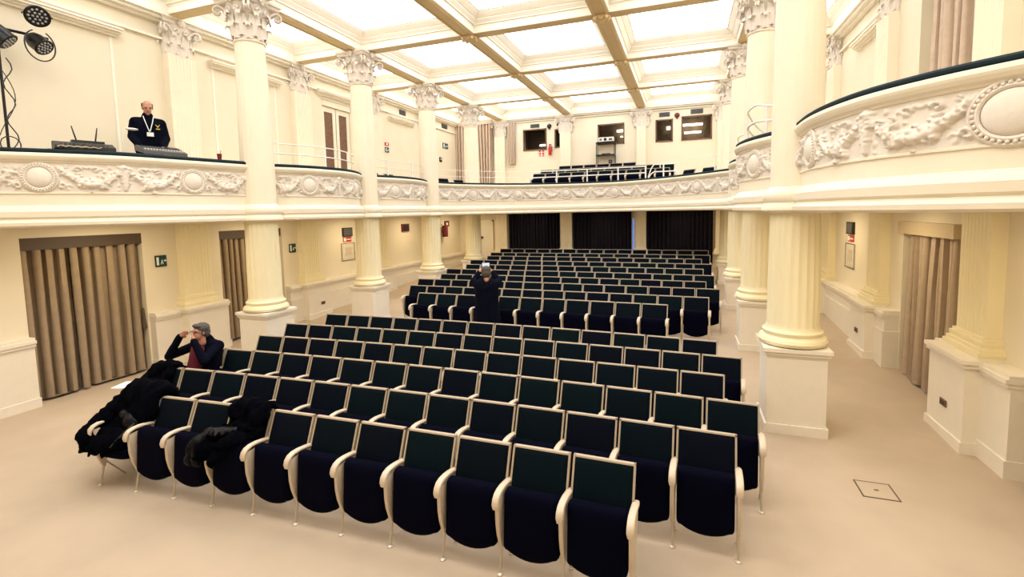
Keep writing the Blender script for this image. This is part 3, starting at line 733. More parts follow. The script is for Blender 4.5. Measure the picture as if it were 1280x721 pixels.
for i, (a, b_, nm) in enumerate(((-7.52, -5.20, 'left'), (-4.57, -2.13, 'middle'), (-1.48, 1.02, 'right'))):
    root = empty('stage_curtain', ((a+b_)/2, 20.64, fl(20.5)), 0, f'midnight blue curtain on the rear wall, {nm} of three', 'curtain', 'dark rear curtains')
    w = b_-a; curtain('curtain_leaf', w, .03, 2.3, M['curtdark'], root, -w/2, 16, .04, seed=20+i)
    mb = MB(); mb.tube([(-w/2-.05, .01, 2.31), (w/2+.05, .01, 2.31)], .018, 8); mb.build('curtain_rod', M['metalblack'], root)
mb = MB(); mb.box(-2.08, -2.02, BACK-.02, BACK-.004, fl(20.5)+.05, 2.6); tag(mb.build('window_9', M['slit']), kind='structure')
# upper curtains
root = empty('gallery_curtain', (-8.9, 20.55, 3.35), 0, 'tall striped beige curtains in the rear left gallery corner', 'curtain', 'gallery curtains')
curtain('curtain_leaf', .42, .02, 3.62, M['curtlight'], root, -1.12, 3, .09, seed=31)
curtain('curtain_leaf', .86, .02, 3.62, M['curtlight'], root, -.18, 6, .10, seed=32, gather=(.55, .3))
mb = MB(); mb.box(-1.14, .70, -.08, .12, 3.6, 3.78); mb.build('pelmet', M['curtlight'], root)
root = empty('gallery_curtain', (-7.30, 20.6, 3.35), 0, 'narrow beige curtain beside the leftmost projection window', 'curtain', 'gallery curtains')
curtain('curtain_leaf', .34, 1.75, 3.6, M['curtlight'], root, -.19, 4, .035, seed=35)
mb = MB(); mb.tube([(-.24, .02, 3.61), (.22, .02, 3.61)], .014, 6); mb.build('curtain_rod', M['white'], root)
root = empty('gallery_curtain', (WR+.01, 8.72, 3.35), -PI/2, 'beige curtain in the upper right gallery doorway', 'curtain', 'gallery curtains')
curtain('curtain_leaf', .95, .03, 3.1, M['curtlight'], root, -.42, 5, .10, seed=38, lean_=.06)
mb = MB(); mb.box(-.7, .7, -.02, .1, 3.06, 3.15); mb.build('pelmet', M['curtlight'], root)

# ------------------------------------------------------------------ doors and windows
root = empty('door_1', (WL-.12, 12.425, 3.35), PI/2); root['kind'] = 'structure'
mb = MB()
for x0, x1, z0, z1 in ((-.72, -.64, 0, 3.07), (.64, .72, 0, 3.07), (-.72, .72, 2.90, 3.07)): mb.box(x0, x1, -.10, .06, z0, z1)
for x0, x1 in ((-.63, -.02), (.02, .63)):
    for a, b_, z0, z1 in ((x0, x0+.12, .02, 2.89), (x1-.12, x1, .02, 2.89), (x0+.12, x1-.12, .02, .25), (x0+.12, x1-.12, 2.74, 2.89)): mb.box(a, b_, -.05, 0, z0, z1)
mb.build('door_frame', M['fascia'], root)
for x0, x1 in ((-.52, -.13), (.13, .52)):
    mb = MB(); mb.box(x0, x1, -.03, -.01, .25, 2.74); mb.build('door_panel', M['wood'], root)
mb = MB(); mb.tube([(.045, -.05, 1.0), (.045, -.10, 1.0), (.16, -.10, 1.0)], .012, 6); mb.build('door_handle', M['silver'], root)
root = empty('door_2', (-8.82, BACK-.03, fl(20.6))); root['kind'] = 'structure'
mb = MB(); mb.box(-.42, .42, -.05, .02, 0, 1.95); mb.build('door_leaf', M['plinth'], root)
mb = MB(); mb.box(-.48, -.42, -.07, .02, 0, 2.02); mb.box(.42, .48, -.07, .02, 0, 2.02); mb.box(-.48, .48, -.07, .02, 1.95, 2.02); mb.build('door_frame', M['shaft'], root)
mb = MB(); mb.box(-.30, -.02, -.12, -.05, 1.18, 1.26); mb.build('panic_bar', M['metalblack'], root)
for i, (a, b_, z0, z1) in enumerate(WINS):
    root = empty(f'window_{i+1}', ((a+b_)/2, BACK, z0)); root['kind'] = 'structure'; w, h = b_-a, z1-z0
    mb = MB()
    for x0, x1, q0, q1 in ((-w/2, -w/2+.05, 0, h), (w/2-.05, w/2, 0, h), (-w/2, w/2, 0, .05), (-w/2, w/2, h-.05, h)): mb.box(x0, x1, -.03, .06, q0, q1)
    wf = mb.build('window_frame', M['wood'], root)
    mb = MB(); mb.box(-w/2+.05, w/2-.05, .02, .03, .05, h-.05); mb.build('pane', M['glass'], wf)
    mb = MB(); mb.box(-w/2-.1, w/2+.1, 1.3, 1.34, -.5, h+.5); mb.box(-w/2-.12, -w/2-.1, .3, 1.34, -.5, h+.5); mb.box(w/2+.1, w/2+.12, .3, 1.34, -.5, h+.5); mb.box(-w/2-.1, w/2+.1, .3, 1.34, -.52, -.5); mb.box(-w/2-.1, w/2+.1, .3, 1.34, h+.5, h+.52)
    mb.build('booth_lining', M['darkwood'] if i < 2 else M['booth'], root)
    mb = MB()
    if i == 0: mb.box(-.1, .25, 1.1, 1.14, .32, .40)
    elif i == 2: mb.box(.1, w/2, 1.1, 1.14, h-.2, h-.10); mb.box(.25, w/2, 1.1, 1.14, .42, .47)
    elif i == 3: mb.box(.05, .2, 1.1, 1.14, h-.25, h-.12)
    elif i == 4: mb.box(-w/2+.05, .25, 1.1, 1.14, h-.22, h-.13); mb.box(-w/2+.1, .2, 1.1, 1.14, .42, .50)
    else: mb.box(.05, .12, 1.1, 1.14, .4, .5)
    mb.build('booth_glow_bar', M['tube'], root)  # glowing bars set behind the window glass

# ------------------------------------------------------------------ small fittings on walls
def wallthing(name, wx, s, y0, y1, z0, z1, d, m, label, cat, group=None, parts=()):
    root = empty(name, (wx, (y0+y1)/2, z0), PI/2 if s > 0 else -PI/2, label, cat, group); w, h = abs(y1-y0), z1-z0
    mb = MB(); mb.box(-w/2, w/2, -d, 0, 0, h); mb.build('body', M[m], root)
    for nm, pm, x0, x1, q0, q1 in parts: 
        mb = MB(); mb.box(-w/2+w*x0, -w/2+w*x1, -d-.006, -d, h*q0, h*q1); mb.build(nm, M[pm], root)
    return root, w, h
def exit_sign(wx, s, y0, y1, z0, z1, label):
    root, w, h = wallthing('exit_sign', wx, s, y0, y1, z0, z1, .025, 'green', label, 'exit sign', 'exit signs')
    mb = MB(); Y = -.03
    def q(pts): mb.add([(x*w, Y, z*h) for x, z in pts]+[(x*w, Y+.004, z*h) for x, z in pts], [tuple(range(len(pts)))]+[tuple(range(2*len(pts)-1, len(pts)-1, -1))])
    q([(-.42, .15), (-.22, .15), (-.22, .85), (-.42, .85)])
    mb.build('doorway_symbol', M['signwhite'], root); mb = MB()
    q([(.02, .55), (.08, .62), (.14, .55), (.08, .48)]); q([(-.06, .2), (-.01, .2), (.07, .45), (.02, .5)]); q([(.06, .45), (.14, .22), (.2, .22), (.1, .5)])
    mb.build('running_figure', M['signwhite'], root); mb = MB()
    q([(.24, .47), (.36, .47), (.36, .38), (.46, .52), (.36, .66), (.36, .57), (.24, .57)])
    mb.build('arrow', M['signwhite'], root)
exit_sign(WL, 1, 6.69, 6.91, 2.04, 2.27, 'green exit sign on the left wall beside the widest curtains')
exit_sign(WL, 1, 10.2, 10.42, 2.03, 2.26, 'green exit sign seen just past the nearest left column')
exit_sign(WL, 1, 14.86, 15.08, 5.2, 5.38, 'small green exit sign on the upper left gallery wall')
exit_sign(WL, 1, 19.25, 19.72, 5.85, 6.08, 'pale green exit sign far along the upper left wall')
for wx, s, y0, where in ((WL, 1, 12.36, 'left'), (WR, -1, 12.5, 'right')):
    wallthing('display_screen', wx, s, y0, y0+.45, 2.34, 2.61, .05, 'black', f'small black display screen high on the {where} wall', 'screen', 'wall screens', (('screen_face', 'grey', .06, .94, .1, .9),))
    wallthing('fire_sign', wx, s, y0+.03, y0+.42, 2.17, 2.31, .015, 'red', f'red and white fire sign under the {where} wall screen', 'sign', 'fire signs', (('white_symbol', 'signwhite', .06, .34, .15, .85), ('white_text_bar', 'signwhite', .42, .92, .4, .6)))
    wallthing('evacuation_plan', wx, s, y0-.08, y0+.55, 1.58, 2.13, .02, 'planpaper', f'framed evacuation plan on the {where} wall below the red sign', 'framed plan', 'evacuation plans', (('frame_edge', 'grey', 0, 1, .97, 1), ('frame_edge', 'grey', 0, 1, 0, .03), ('frame_edge', 'grey', 0, .03, 0, 1), ('frame_edge', 'grey', .97, 1, 0, 1), ('plan_drawing', 'frame', .3, .75, .3, .75)))
wallthing('display_screen', WL, 1, 15.7, 16.18, 2.34, 2.63, .06, 'darkred', 'dark red box on the left wall between second and third columns', 'box', None, (('panel_face', 'black', .1, .9, .12, .88),))
def extinguisher(loc, rz, label, h=.5, r=.08, m='red'):
    root = empty('fire_extinguisher', loc, rz, label, 'fire extinguisher', 'fire extinguishers')
    mb = MB(); mb.lathe([(r*.8, 0), (r, .02), (r, h*.72), (r*.8, h*.8), (r*.35, h*.86), (r*.3, h*.92)], 16, (0, -r-.03)); mb.build('cylinder', M[m], root, smooth=True)
    mb = MB(); mb.box(-.03, .03, -r-.06, -r, h*.9, h); mb.box(-.02, .09, -r-.045, -r-.015, h*.97, h*1.02); mb.build('valve', M['black'], root)
    mb = MB(); mb.tube([(.03, -r-.03, h*.94), (r+.03, -r-.05, h*.8), (r+.03, -r-.04, h*.3)], .012, 6); mb.build('hose', M['black'], root)
    mb = MB(); mb.box(-.05, .05, -r*1.02-.03-r*.01, -.0, h*.35, h*.39); mb.build('bracket', M['black'], root)
extinguisher((WL, 18.95, 1.97), PI/2, 'dark red fire extinguisher hanging near the left rear corner', .6, .12, 'darkred')
wallthing('fire_sign', WL, 1, 19.15, 19.6, 2.40, 2.66, .02, 'darkred', 'dark red sign beside the hanging fire extinguisher', 'sign', 'fire signs', (('symbol', 'signwhite', .3, .7, .25, .7),))
extinguisher((-5.58, BACK, 5.42), 0, 'bright red fire extinguisher on the rear gallery wall', .46, .07)
def backthing(name, x0, x1, z0, z1, d, m, label, cat, group=None, parts=()):
    root = empty(name, ((x0+x1)/2, BACK, z0), 0, label, cat, group); w, h = x1-x0, z1-z0
    mb = MB(); mb.box(-w/2, w/2, -d, 0, 0, h); mb.build('body', M[m], root)
    for nm, pm, a, b_, q0, q1 in parts:
        mb = MB(); mb.box(-w/2+w*a, -w/2+w*b_, -d-.006, -d, h*q0, h*q1); mb.build(nm, M[pm], root)
    return root
def vent_parts(n_): return tuple(('slat', 'black', .06, .94, (i+.25)/n_, (i+.7)/n_) for i in range(n_))
backthing('air_vent', -6.47, -6.06, 6.66, 6.81, .03, 'grey', 'grey air vent above the leftmost projection window', 'air vent', 'air vents', vent_parts(4))
backthing('air_vent', -5.28, -5.14, 6.66, 6.79, .03, 'grey', 'small grey air vent right of the left alarm bell', 'air vent', 'air vents', vent_parts(3))
backthing('air_vent', -1.03, -.62, 6.68, 6.84, .03, 'grey', 'grey air vent left of the red alarm bell', 'air vent', 'air vents', vent_parts(4))
backthing('air_vent', .16, .62, 6.70, 6.87, .03, 'grey', 'grey air vent above the rightmost projection window', 'air vent', 'air vents', vent_parts(4))
for x, z, m, lab in ((-5.61, 6.67, 'black', 'round dark alarm bell between the left projection windows'), (-.345, 6.69, 'darkred', 'round dark red alarm bell left of the rightmost window')):
    root = empty('alarm_bell', (x, BACK, z), 0, lab, 'alarm bell', 'alarm bells')
    mb = MB(); rings = [[(rr*math.cos(j*PI/10), -y, rr*math.sin(j*PI/10)) for j in range(20)] for rr, y in ((.09, 0), (.10, .03), (.085, .06), (.05, .08), (.01, .085))]; mb.loft(rings); mb.build('gong', M[m], root, smooth=True)
    mb = MB(); mb.box(-.03, .03, -.04, 0, -.14, -.09); mb.build('mount', M['black'], root)
for x0, nm in ((-6.10, 'left'), (-5.95, 'right')):
    backthing('fire_notice', x0, x0+.08, 5.40, 5.66, .015, 'red', f'small red fire notice below the leftmost window, {nm} of two', 'sign', 'red fire notices', (('white_mark', 'signwhite', .2, .8, .15, .3), ('white_mark', 'signwhite', .2, .8, .6, .72)))
wallthing('air_vent', WL, 1, 15.88, 16.28, 6.70, 6.88, .03, 'grey', 'grey air vent high between the second and third left columns', 'air vent', 'air vents', vent_parts(4))
wallthing('air_vent', WL, 1, 19.2, 19.7, 6.72, 6.9, .03, 'grey', 'grey air vent high on the left wall past the third column', 'air vent', 'air vents', vent_parts(4))
wallthing('fire_sign', WL, 1, 14.86, 15.1, 5.44, 5.55, .015, 'red', 'small red sign over the upper left exit sign', 'sign', 'fire signs', (('white_symbol', 'signwhite', .3, .7, .2, .8),))
wallthing('call_point', WL, 1, 18.9, 19.1, 5.22, 5.42, .03, 'black', 'small dark wall box below the pale green exit sign', 'wall box', None, (('label_plate', 'signwhite', .3, .7, .5, .8),))
backthing('exit_lamp', -9.13, -8.86, 2.46, 2.66, .06, 'black', 'dark exit lamp box over the rear left door', 'exit lamp', None, (('symbol', 'signwhite', .2, .45, .25, .75),))
def socket(loc, rz, label):
    root = empty('wall_socket', loc, rz, label, 'wall socket', 'wall sockets')
    mb = MB(); mb.box(-.075, .075, -.012, 0, 0, .085); mb.build('plate', M['wood'], root)
    mb = MB(); mb.box(-.05, -.01, -.016, -.012, .02, .065); mb.box(.01, .05, -.016, -.012, .02, .065); mb.build('outlet', M['black'], root)
socket((WR-.385, 7.47, .42), -PI/2, 'brown wall socket on the nearest right pilaster pedestal')
socket((WR-.385, 10.85, .55), -PI/2, 'brown wall socket on the second right pilaster pedestal')
socket((WL+.38, 10.95, .50), PI/2, 'brown wall socket below the second left exit sign')
socket((WL+.175, 14.0, .68), PI/2, 'brown wall socket on the left dado past the second column')
# floor hatch
root = empty('floor_hatch', (1.91, 5.84, 0), .0, 'square carpeted floor hatch with a dark outline by the right aisle', 'floor hatch')
mb = MB(); mb.box(-.15, .15, -.15, .15, .0, .004); mb.build('lid', M['carpet'], root)
mb = MB()
for x0, x1, y0, y1 in ((-.165, .165, -.165, -.152), (-.165, .165, .152, .165), (-.165, -.152, -.152, .152), (.152, .165, -.152, .152)): mb.box(x0, x1, y0, y1, 0, .004)
mb.build('rim', M['pelmet'], root)
mb = MB(); mb.box(-.02, .02, -.01, .01, .004, .007); mb.build('lift_ring', M['pelmet'], root)

# ------------------------------------------------------------------ rails above the parapets
def rail(name, P3, heights, posts, label, r=.017, pr=.022, group='gallery handrails', base=4.06):
    root = empty(name, (P3[0][0], P3[0][1], base), 0, label, 'handrail', group); o0 = Vector((P3[0][0], P3[0][1], base))
    for h in heights:
        mb = MB(); mb.tube([Vector((p[0], p[1], base+h*(p[2] if len(p) > 2 else 1)))-o0 for p in P3], r, 8); mb.build('bar', M['white'], root, smooth=True)
    for p, h in posts:
        mb = MB(); mb.tube([Vector((p[0], p[1], base-.0))-o0, Vector((p[0], p[1], base+h))-o0], pr, 8); mb.lathe([(.045, 0), (.045, .012), (.02, .02)], 12, (p[0]-o0.x, p[1]-o0.y)); mb.build('post', M['white'], root, smooth=True)
    return root
def offset_path(P, side, d):
    N = norms(P, side); return [(p[0]+n_.x*d, p[1]+n_.y*d) for p, n_ in zip(P, N)]
for kx, lab in (('L1', 'thin white handrail over the parapet between first and second left columns'), ('L2', 'thin white handrail over the parapet between second and third left columns'), ('R1', 'curved white handrail between the first and second right columns'), ('R2', 'white handrail between the second and third right columns')):
    P = offset_path(PATHS[kx], SIDE[kx], -.12); nP = len(P)
    posts = [(P[int(nP*f)], .44) for f in ((.42, .72) if kx == 'L1' else (.2, .6))]
    if kx in ('L1', 'L2'): rail('gallery_handrail', P, (.23, .43), posts, lab, .010 if kx == 'L2' else .013)
    else:
        H = [(p[0], p[1], .55+.45*min(1, min(i, nP-1-i)/(nP*.3))) for i, p in enumerate(P)]; rail('gallery_handrail', H, (.26, .52), posts, lab, .016)
PB = offset_path(PATHS['BK'], 1, -.13)
lo = [p for p in PB if p[0] < -5.85]; rail('gallery_handrail', lo, (.22, .44), [(lo[len(lo)//2], .44)], 'thin white handrail at the left end of the rear parapet', .010)
mid = [(x, 18.42-.012*(x+3.3)**2) for x in np.linspace(-5.84, -1.38, 14)]
rail('gallery_handrail', mid, (.25, .48), [((x, 18.42-.012*(x+3.3)**2), .5) for x in (-5.84, -4.71, -3.53, -2.37, -1.38)], 'sturdy white railing in front of the upper gallery seats', .02, .028)
r2_ = [(x, 18.25-.03*(x+1.3)**2, .15+.85*min(1, (x+1.28)/.15)) for x in np.linspace(-1.28, -.2, 12)]
rail('gallery_handrail', r2_, (.26, .52), [((-.75, 18.2), .5), ((-.25, 18.2), .5)], 'short white railing with a curved end right of the upper seats', .02, .026)
hi = [p for p in PB if p[0] > -.2]; rail('gallery_handrail', hi, (.46,), [(hi[len(hi)//2], .46)], 'thin white handrail at the right end of the rear parapet', .010)

# ------------------------------------------------------------------ rear gallery projector rack
root = empty('projector_stand', (-3.14, 20.53, 3.94), 0, 'black two-shelf stand under the middle projection window', 'equipment stand')
for x in (-.37, .37):
    for y in (-.16, .16):
        mb = MB(); mb.box(x-.013, x+.013, y-.013, y+.013, 0, 1.84); mb.build('leg', M['metalblack'], root)
for z in (1.29, 1.80):
    mb = MB(); mb.box(-.385, .385, -.18, .18, z, z+.05); mb.build('shelf', M['metalblack'], root)
root = empty('projector', (-3.12, 20.53, 5.79), 0, 'white projector on top of the black stand', 'projector')
mb = MB(); mb.box(-.31, .31, -.16, .16, .02, .19); mb.build('body', M['white'], root)
mb = MB(); mb.loft([[(rr*math.cos(j*PI/8)-.02, y, .10+rr*math.sin(j*PI/8)) for j in range(16)] for rr, y in ((.06, -.16), (.06, -.2), (.045, -.2), (.04, -.17))]); mb.build('lens', M['black'], root)
mb = MB(); mb.box(-.26, -.16, -.164, -.16, .06, .14); mb.box(.12, .26, -.164, -.16, .05, .14); mb.build('grille', M['grey'], root)
root = empty('media_player', (-3.05, 20.53, 5.28), 0, 'flat dark device lying on the stand lower shelf', 'device')
mb = MB(); mb.box(-.25, .1, -.1, .1, 0, .05); mb.build('body', M['black'], root); mb = MB(); mb.box(-.05, .02, -.104, -.1, .015, .035); mb.build('display', M['grey'], root)
root = empty('small_speaker', (-2.95, 20.53, 3.94), 0, 'small dark upright box on the gallery floor below the stand', 'speaker')
mb = MB(); mb.box(-.07, .07, -.07, .07, 0, 1.12); mb.build('body', M['black'], root); mb = MB(); mb.lathe([(.04, 0), (.04, .01), (.01, .012)], 12); o = mb.build('cone', M['grey'], root); o.location = (0, -.07, 1.05); o.rotation_euler = (PI/2, 0, 0)

# ------------------------------------------------------------------ technician's desk on the left gallery
root = empty('technician_table', (-8.92, 5.55, 3.35), math.radians(72), 'dark technician table behind the left gallery parapet', 'table')
mb = MB(); mb.box(-.95, 1.0, -.26, .26, .70, .74); mb.build('tabletop', M['cushion'], root)
for x in (-.9, .95):
    for y in (-.23, .23): mb = MB(); mb.box(x-.02, x+.02, y-.02, y+.02, 0, .70); mb.build('leg', M['metalblack'], root)
root = empty('mixing_console', (-8.72, 6.08, 4.095), math.radians(80), 'grey mixing console in front of the standing technician', 'mixing console')
mb = MB(); mb.loft([[(x, -.16, .02), (x, .16, .10), (x, .16, .17), (x, .13, .19), (x, -.16, .075)] for x in (-.34, .34)]); mb.build('body', M['grey'], root)
for i in range(14):
    mb = MB(); x = -.29+i*.045; mb.xbox(Matrix.Translation((x, -.08, .108)) @ Euler((.38, 0, 0)).to_matrix().to_4x4(), -.008, .008, -.015, .015, 0, .014); mb.build('fader', M['white'], root)
mb = MB()
for i in range(14):
    for j in range(3): mb.sphere((-.29+i*.045, .02+j*.035, .15+.0137*j), .010, n=6, m=4)
mb.build('knobs', M['black'], root)
mb = MB(); mb.xbox(Matrix.Translation((.20, .10, .185)) @ Euler((.38, 0, 0)).to_matrix().to_4x4(), -.1, .1, -.04, .04, 0, .006); mb.build('display', M['blueled'], root)
root = empty('lighting_console', (-8.85, 5.0, 4.095), math.radians(70), 'low black lighting console with cables left of the technician', 'lighting console')
mb = MB(); mb.loft([[(x, -.15, 0), (x, .15, 0), (x, .15, .12), (x, .08, .13), (x, -.15, .05)] for x in (-.38, .34)]); mb.build('body', M['black'], root)
for i in range(12):
    mb = MB(); mb.xbox(Matrix.Translation((-.3+i*.05, -.06, .085)) @ Euler((.33, 0, 0)).to_matrix().to_4x4(), -.01, .01, -.02, .02, 0, .014); mb.build('fader', M['grey'], root)
mb = MB(); mb.tube([(-.36+.03*i, -.18+.02*math.sin(i*1.7), .02+.02*abs(math.sin(i))) for i in range(18)], .009, 6); mb.build('cable', M['beigepelmet'], root)
root = empty('wireless_router', (-8.98, 5.1, 4.22), math.radians(72), 'black router with two upright antennas on the lighting console', 'router')
mb = MB(); mb.box(-.2, .2, -.06, .06, 0.005, .045); mb.build('body', M['black'], root)
for x, a in ((-.13, -.08), (.1, .06)):
    mb = MB(); mb.tube([(x, .03, .04), (x+a*.3, .03, .15), (x+a*.6, .03, .27)], [.012, .011, .007], 6); mb.build('antenna', M['black'], root)
root = empty('desk_lamp', (-8.95, 5.62, 4.09), math.radians(75), 'small white gooseneck lamp beside the technician', 'lamp')
mb = MB(); mb.lathe([(.05, 0), (.05, .015), (.01, .025)], 14); mb.build('base', M['white'], root, smooth=True)
mb = MB(); mb.tube([(0, 0, .02), (-.02, 0, .25), (0, 0, .42), (.06, 0, .47)], .008, 6); mb.build('stem', M['white'], root)
mb = MB(); mb.sphere((.12, 0, .455), .10, .05, .022, 12, 6); mb.build('lamp_head', M['white'], root, smooth=True)
root = empty('drinking_cup', (-8.13, 6.72, 4.072), 0, 'small dark cup standing on the parapet cushion', 'cup')
mb = MB(); mb.lathe([(.032, 0), (.042, .11), (.038, .11), (.03, .012)], 16); mb.build('body', M['darkred'], root, smooth=True)
mb = MB(); mb.tube([(.01, 0, .02), (.03, .01, .17)], .004, 5); mb.build('straw', M['black'], root)
# lighting rig
root = empty('lighting_stand', (-9.62, 4.42, 3.35), math.radians(90), 'grey lighting stand with a cross arm at the left picture edge', 'lighting stand')
mb = MB(); mb.tube([(0, 0, .02), (0, 0, 2.8)], .018, 10); mb.build('pole', M['metalblack'], root)
mb = MB(); mb.tube([(-.35, 0, 2.52), (.62, 0, 2.56)], .022, 8); mb.build('cross_arm', M['metalblack'], root)
for a in range(3):
    mb = MB(); mb.tube([(0, 0, .35), (.25*math.cos(a*2.1+.6), .25*math.sin(a*2.1+.6), .02)], .014, 6); mb.build('leg', M['grey'], root)
mb = MB(); mb.tube([(0.06*math.sin(i*.9)+.05, -.05, 2.1-.075*i) for i in range(26)], .008, 6); mb.tube([(.12*math.cos(i*.5), -.06, .82+.12*math.sin(i*.5)) for i in range(14)], .008, 6); mb.tube([(.0+.12*math.sin(i*.35), -.04, 1.9-.08*i) for i in range(13)], .006, 6); mb.build('cables', M['black'], root)
def spot(loc, aim, label, r, ln, ring=True):
    root = empty('spotlight', loc, 0, label, 'spotlight', 'spotlights on the stand'); root.rotation_euler = Vector(aim).to_track_quat('-Z', 'Y').to_euler()
    mb = MB(); mb.lathe([(r*.55, ln), (r*.8, ln*.9), (r, ln*.6), (r*1.0, .02), (r*1.08, 0), (r*1.0, -.01), (r*.95, .01)], 24); hs = mb.build('housing', M['metalblack'], root, smooth=True)
    mb = MB(); mb.lathe([(.001, .008), (r*.94, .008), (r*.94, .0), (.001, .0)], 24); mb.build('lens_plate', M['black'], root)
    mb = MB()
    for k, (n_, rr) in enumerate(((1, 0), (6, .35), (12, .7))):
        for j in range(n_): mb.sphere((r*rr*math.cos(2*PI*j/n_), r*rr*math.sin(2*PI*j/n_), -.006), r*.13, n=8, m=5)
    mb.build('lenses', M['silver'], hs, smooth=True)
    mb = MB(); mb.tube([(r*1.15*math.cos(t), r*1.15*.0, ln*.4+.0+r*1.3*math.sin(t)) for t in np.linspace(0, PI, 12)], .012, 6); mb.build('yoke', M['metalblack'], root)
spot((-9.42, 4.83, 6.15), (.75, -.35, -.45), 'round black spotlight with a ring of lenses above the cross arm', .145, .16)
spot((-9.42, 4.88, 5.70), (.55, .2, -.5), 'black spotlight hanging under the cross arm, pointing down', .125, .26)
spot((-9.52, 4.50, 5.68), (.45, .55, -.7), 'long grey spotlight at the left picture edge beside the pole', .13, .34)
spot((-9.55, 4.30, 6.12), (.6, -.3, -.4), 'dark spotlight cut off at the upper left corner', .10, .2)
root = empty('cable_loop', (-9.36, 4.80, 5.70), 0, 'large black cable loop hanging beside the lower spotlight', 'cable')
mb = MB(); mb.tube([(.0, .19*math.cos(t), .23*math.sin(t)) for t in np.linspace(2.0, 7.4, 26)], .010, 6); mb.build('loop', M['black'], root)

# ------------------------------------------------------------------ people
DG = None
def remesh(prims, name, m, parent, vox=.010, smooth=4, noise=0, nscale=6):
    mb = MB()
    for q in prims:
        if q[0] == 'c':
            _, a, b_, ra, rb = q; a = Vector(a); b_ = Vector(b_); d = (b_-a); L = d.length; d = d/max(L, 1e-6)
            e1 = d.cross(Vector((0, 0, 1)) if abs(d.z) < .9 else Vector((1, 0, 0))).normalized(); e2 = d.cross(e1); rings = []
            for t in (-.98, -.8, -.5, 0): rings.append((a+d*ra*t, ra*math.sqrt(1-t*t)))
            for t in (0, .5, .8, .98): rings.append((b_+d*rb*t, rb*math.sqrt(1-t*t)))
            mb.loft([[c+(e1*math.cos(2*PI*j/14)+e2*math.sin(2*PI*j/14))*r for j in range(14)] for c, r in rings])
        else:
            _, c, r, rot = q; mt = Euler(rot).to_matrix(); mb.sphere(c, r[0], r[1], r[2], 16, 12, mt)
    o = mb.build('tmp', m); md = o.modifiers.new('r', 'REMESH'); md.mode = 'VOXEL'; md.voxel_size = vox
    if noise:
        tx = bpy.data.textures.new('n', 'CLOUDS'); tx.noise_scale = 1/nscale; tx.noise_depth = 3
        md = o.modifiers.new('d', 'DISPLACE'); md.texture = tx; md.strength = noise; md.mid_level = .5
    md = o.modifiers.new('s', 'SMOOTH'); md.iterations = smooth; md.factor = .5
    me = bpy.data.meshes.new_from_object(o.evaluated_get(bpy.context.evaluated_depsgraph_get())); bpy.data.objects.remove(o)
    me.name = name; me.polygons.foreach_set('use_smooth', [True]*len(me.polygons)); me.materials.clear(); me.materials.append(m)
    q = bpy.data.objects.new(name, me); COL.objects.link(q); q.parent = parent; return q
def xf(prims, M4):
    out = []
    for q in prims:
        if q[0] == 'c': out.append(('c', M4 @ Vector(q[1]), M4 @ Vector(q[2]), q[3], q[4]))
        else: out.append(('e', M4 @ Vector(q[1]), q[2], (M4.to_3x3() @ Euler(q[3]).to_matrix()).to_euler()))
    return out
def head(M4):          # face towards -y, origin at the head centre
    skin = [('e', (0, .01, .03), (.076, .094, .09), (0, 0, 0)), ('e', (0, -.025, -.045), (.058, .066, .07), (0, 0, 0)), ('c', (0, -.088, .02), (0, -.106, -.018), .011, .016), ('c', (-.04, -.078, .032), (.04, -.078, .032), .014, .014),
            ('e', (-.077, .01, -.005), (.012, .02, .034), (0, 0, 0)), ('e', (.077, .01, -.005), (.012, .02, .034), (0, 0, 0)), ('e', (0, -.078, -.058), (.028, .014, .012), (0, 0, 0)), ('e', (0, -.07, -.095), (.026, .022, .02), (0, 0, 0)),
            ('c', (0, .025, -.05), (0, .045, -.16), .055, .058)]
    return xf(skin, M4)
def face_bits(M4, root):
    for s in (-1, 1):
        mb = MB(); mb.sphere(M4 @ Vector((.031*s, -.083, .012)), .010, n=8, m=6); mb.build('eye', M['black'], root)
    mb = MB(); mb.tube([M4 @ Vector((x, -.092+abs(x)*.25, -.058)) for x in (-.022, 0, .022)], .004, 5); mb.build('mouth', M['darkred'], root)
def hand(w, tip, side, curl=.5, spread=Vector((1, 0, 0))):
    """palm from wrist w towards tip; fingers spread along `spread`, curling towards `side`"""
    w = Vector(w); d = (Vector(tip)-w).normalized(); s = Vector(spread).normalized(); c = Vector(side).normalized(); P = []
    P.append(('c', w, w+d*.05, .026, .028))
    for i in range(4):
        P.append(('c', w+d*.03+s*(i-1.5)*.018, w+d*.085+s*(i-1.5)*.021, .013, .0115))
        L = (.032, .038, .036, .028)[i]; b0 = w+d*.085+s*(i-1.5)*.021; k1 = b0+(d*(1-curl*.5)+c*curl).normalized()*L; k2 = k1+(d*(1-curl*1.2)+c*curl*1.6).normalized()*L*.85
        P.append(('c', b0, k1, .0105, .0095)); P.append(('c', k1, k2, .0095, .008))
    t0 = w+d*.025-s*.03; t1 = t0+(d*.7-s*.6+c*.3).normalized()*.04; t2 = t1+(d*.9+c*.5).normalized()*.032
    P += [('c', w+d*.015, t0, .016, .014), ('c', t0, t1, .013, .0115), ('c', t1, t2, .011, .009)]
    return P
I4 = Matrix.Identity(4)
def HM(c, rx=0, ry=0, rz=0): return Matrix.Translation(c) @ Euler((rx, ry, rz)).to_matrix().to_4x4()

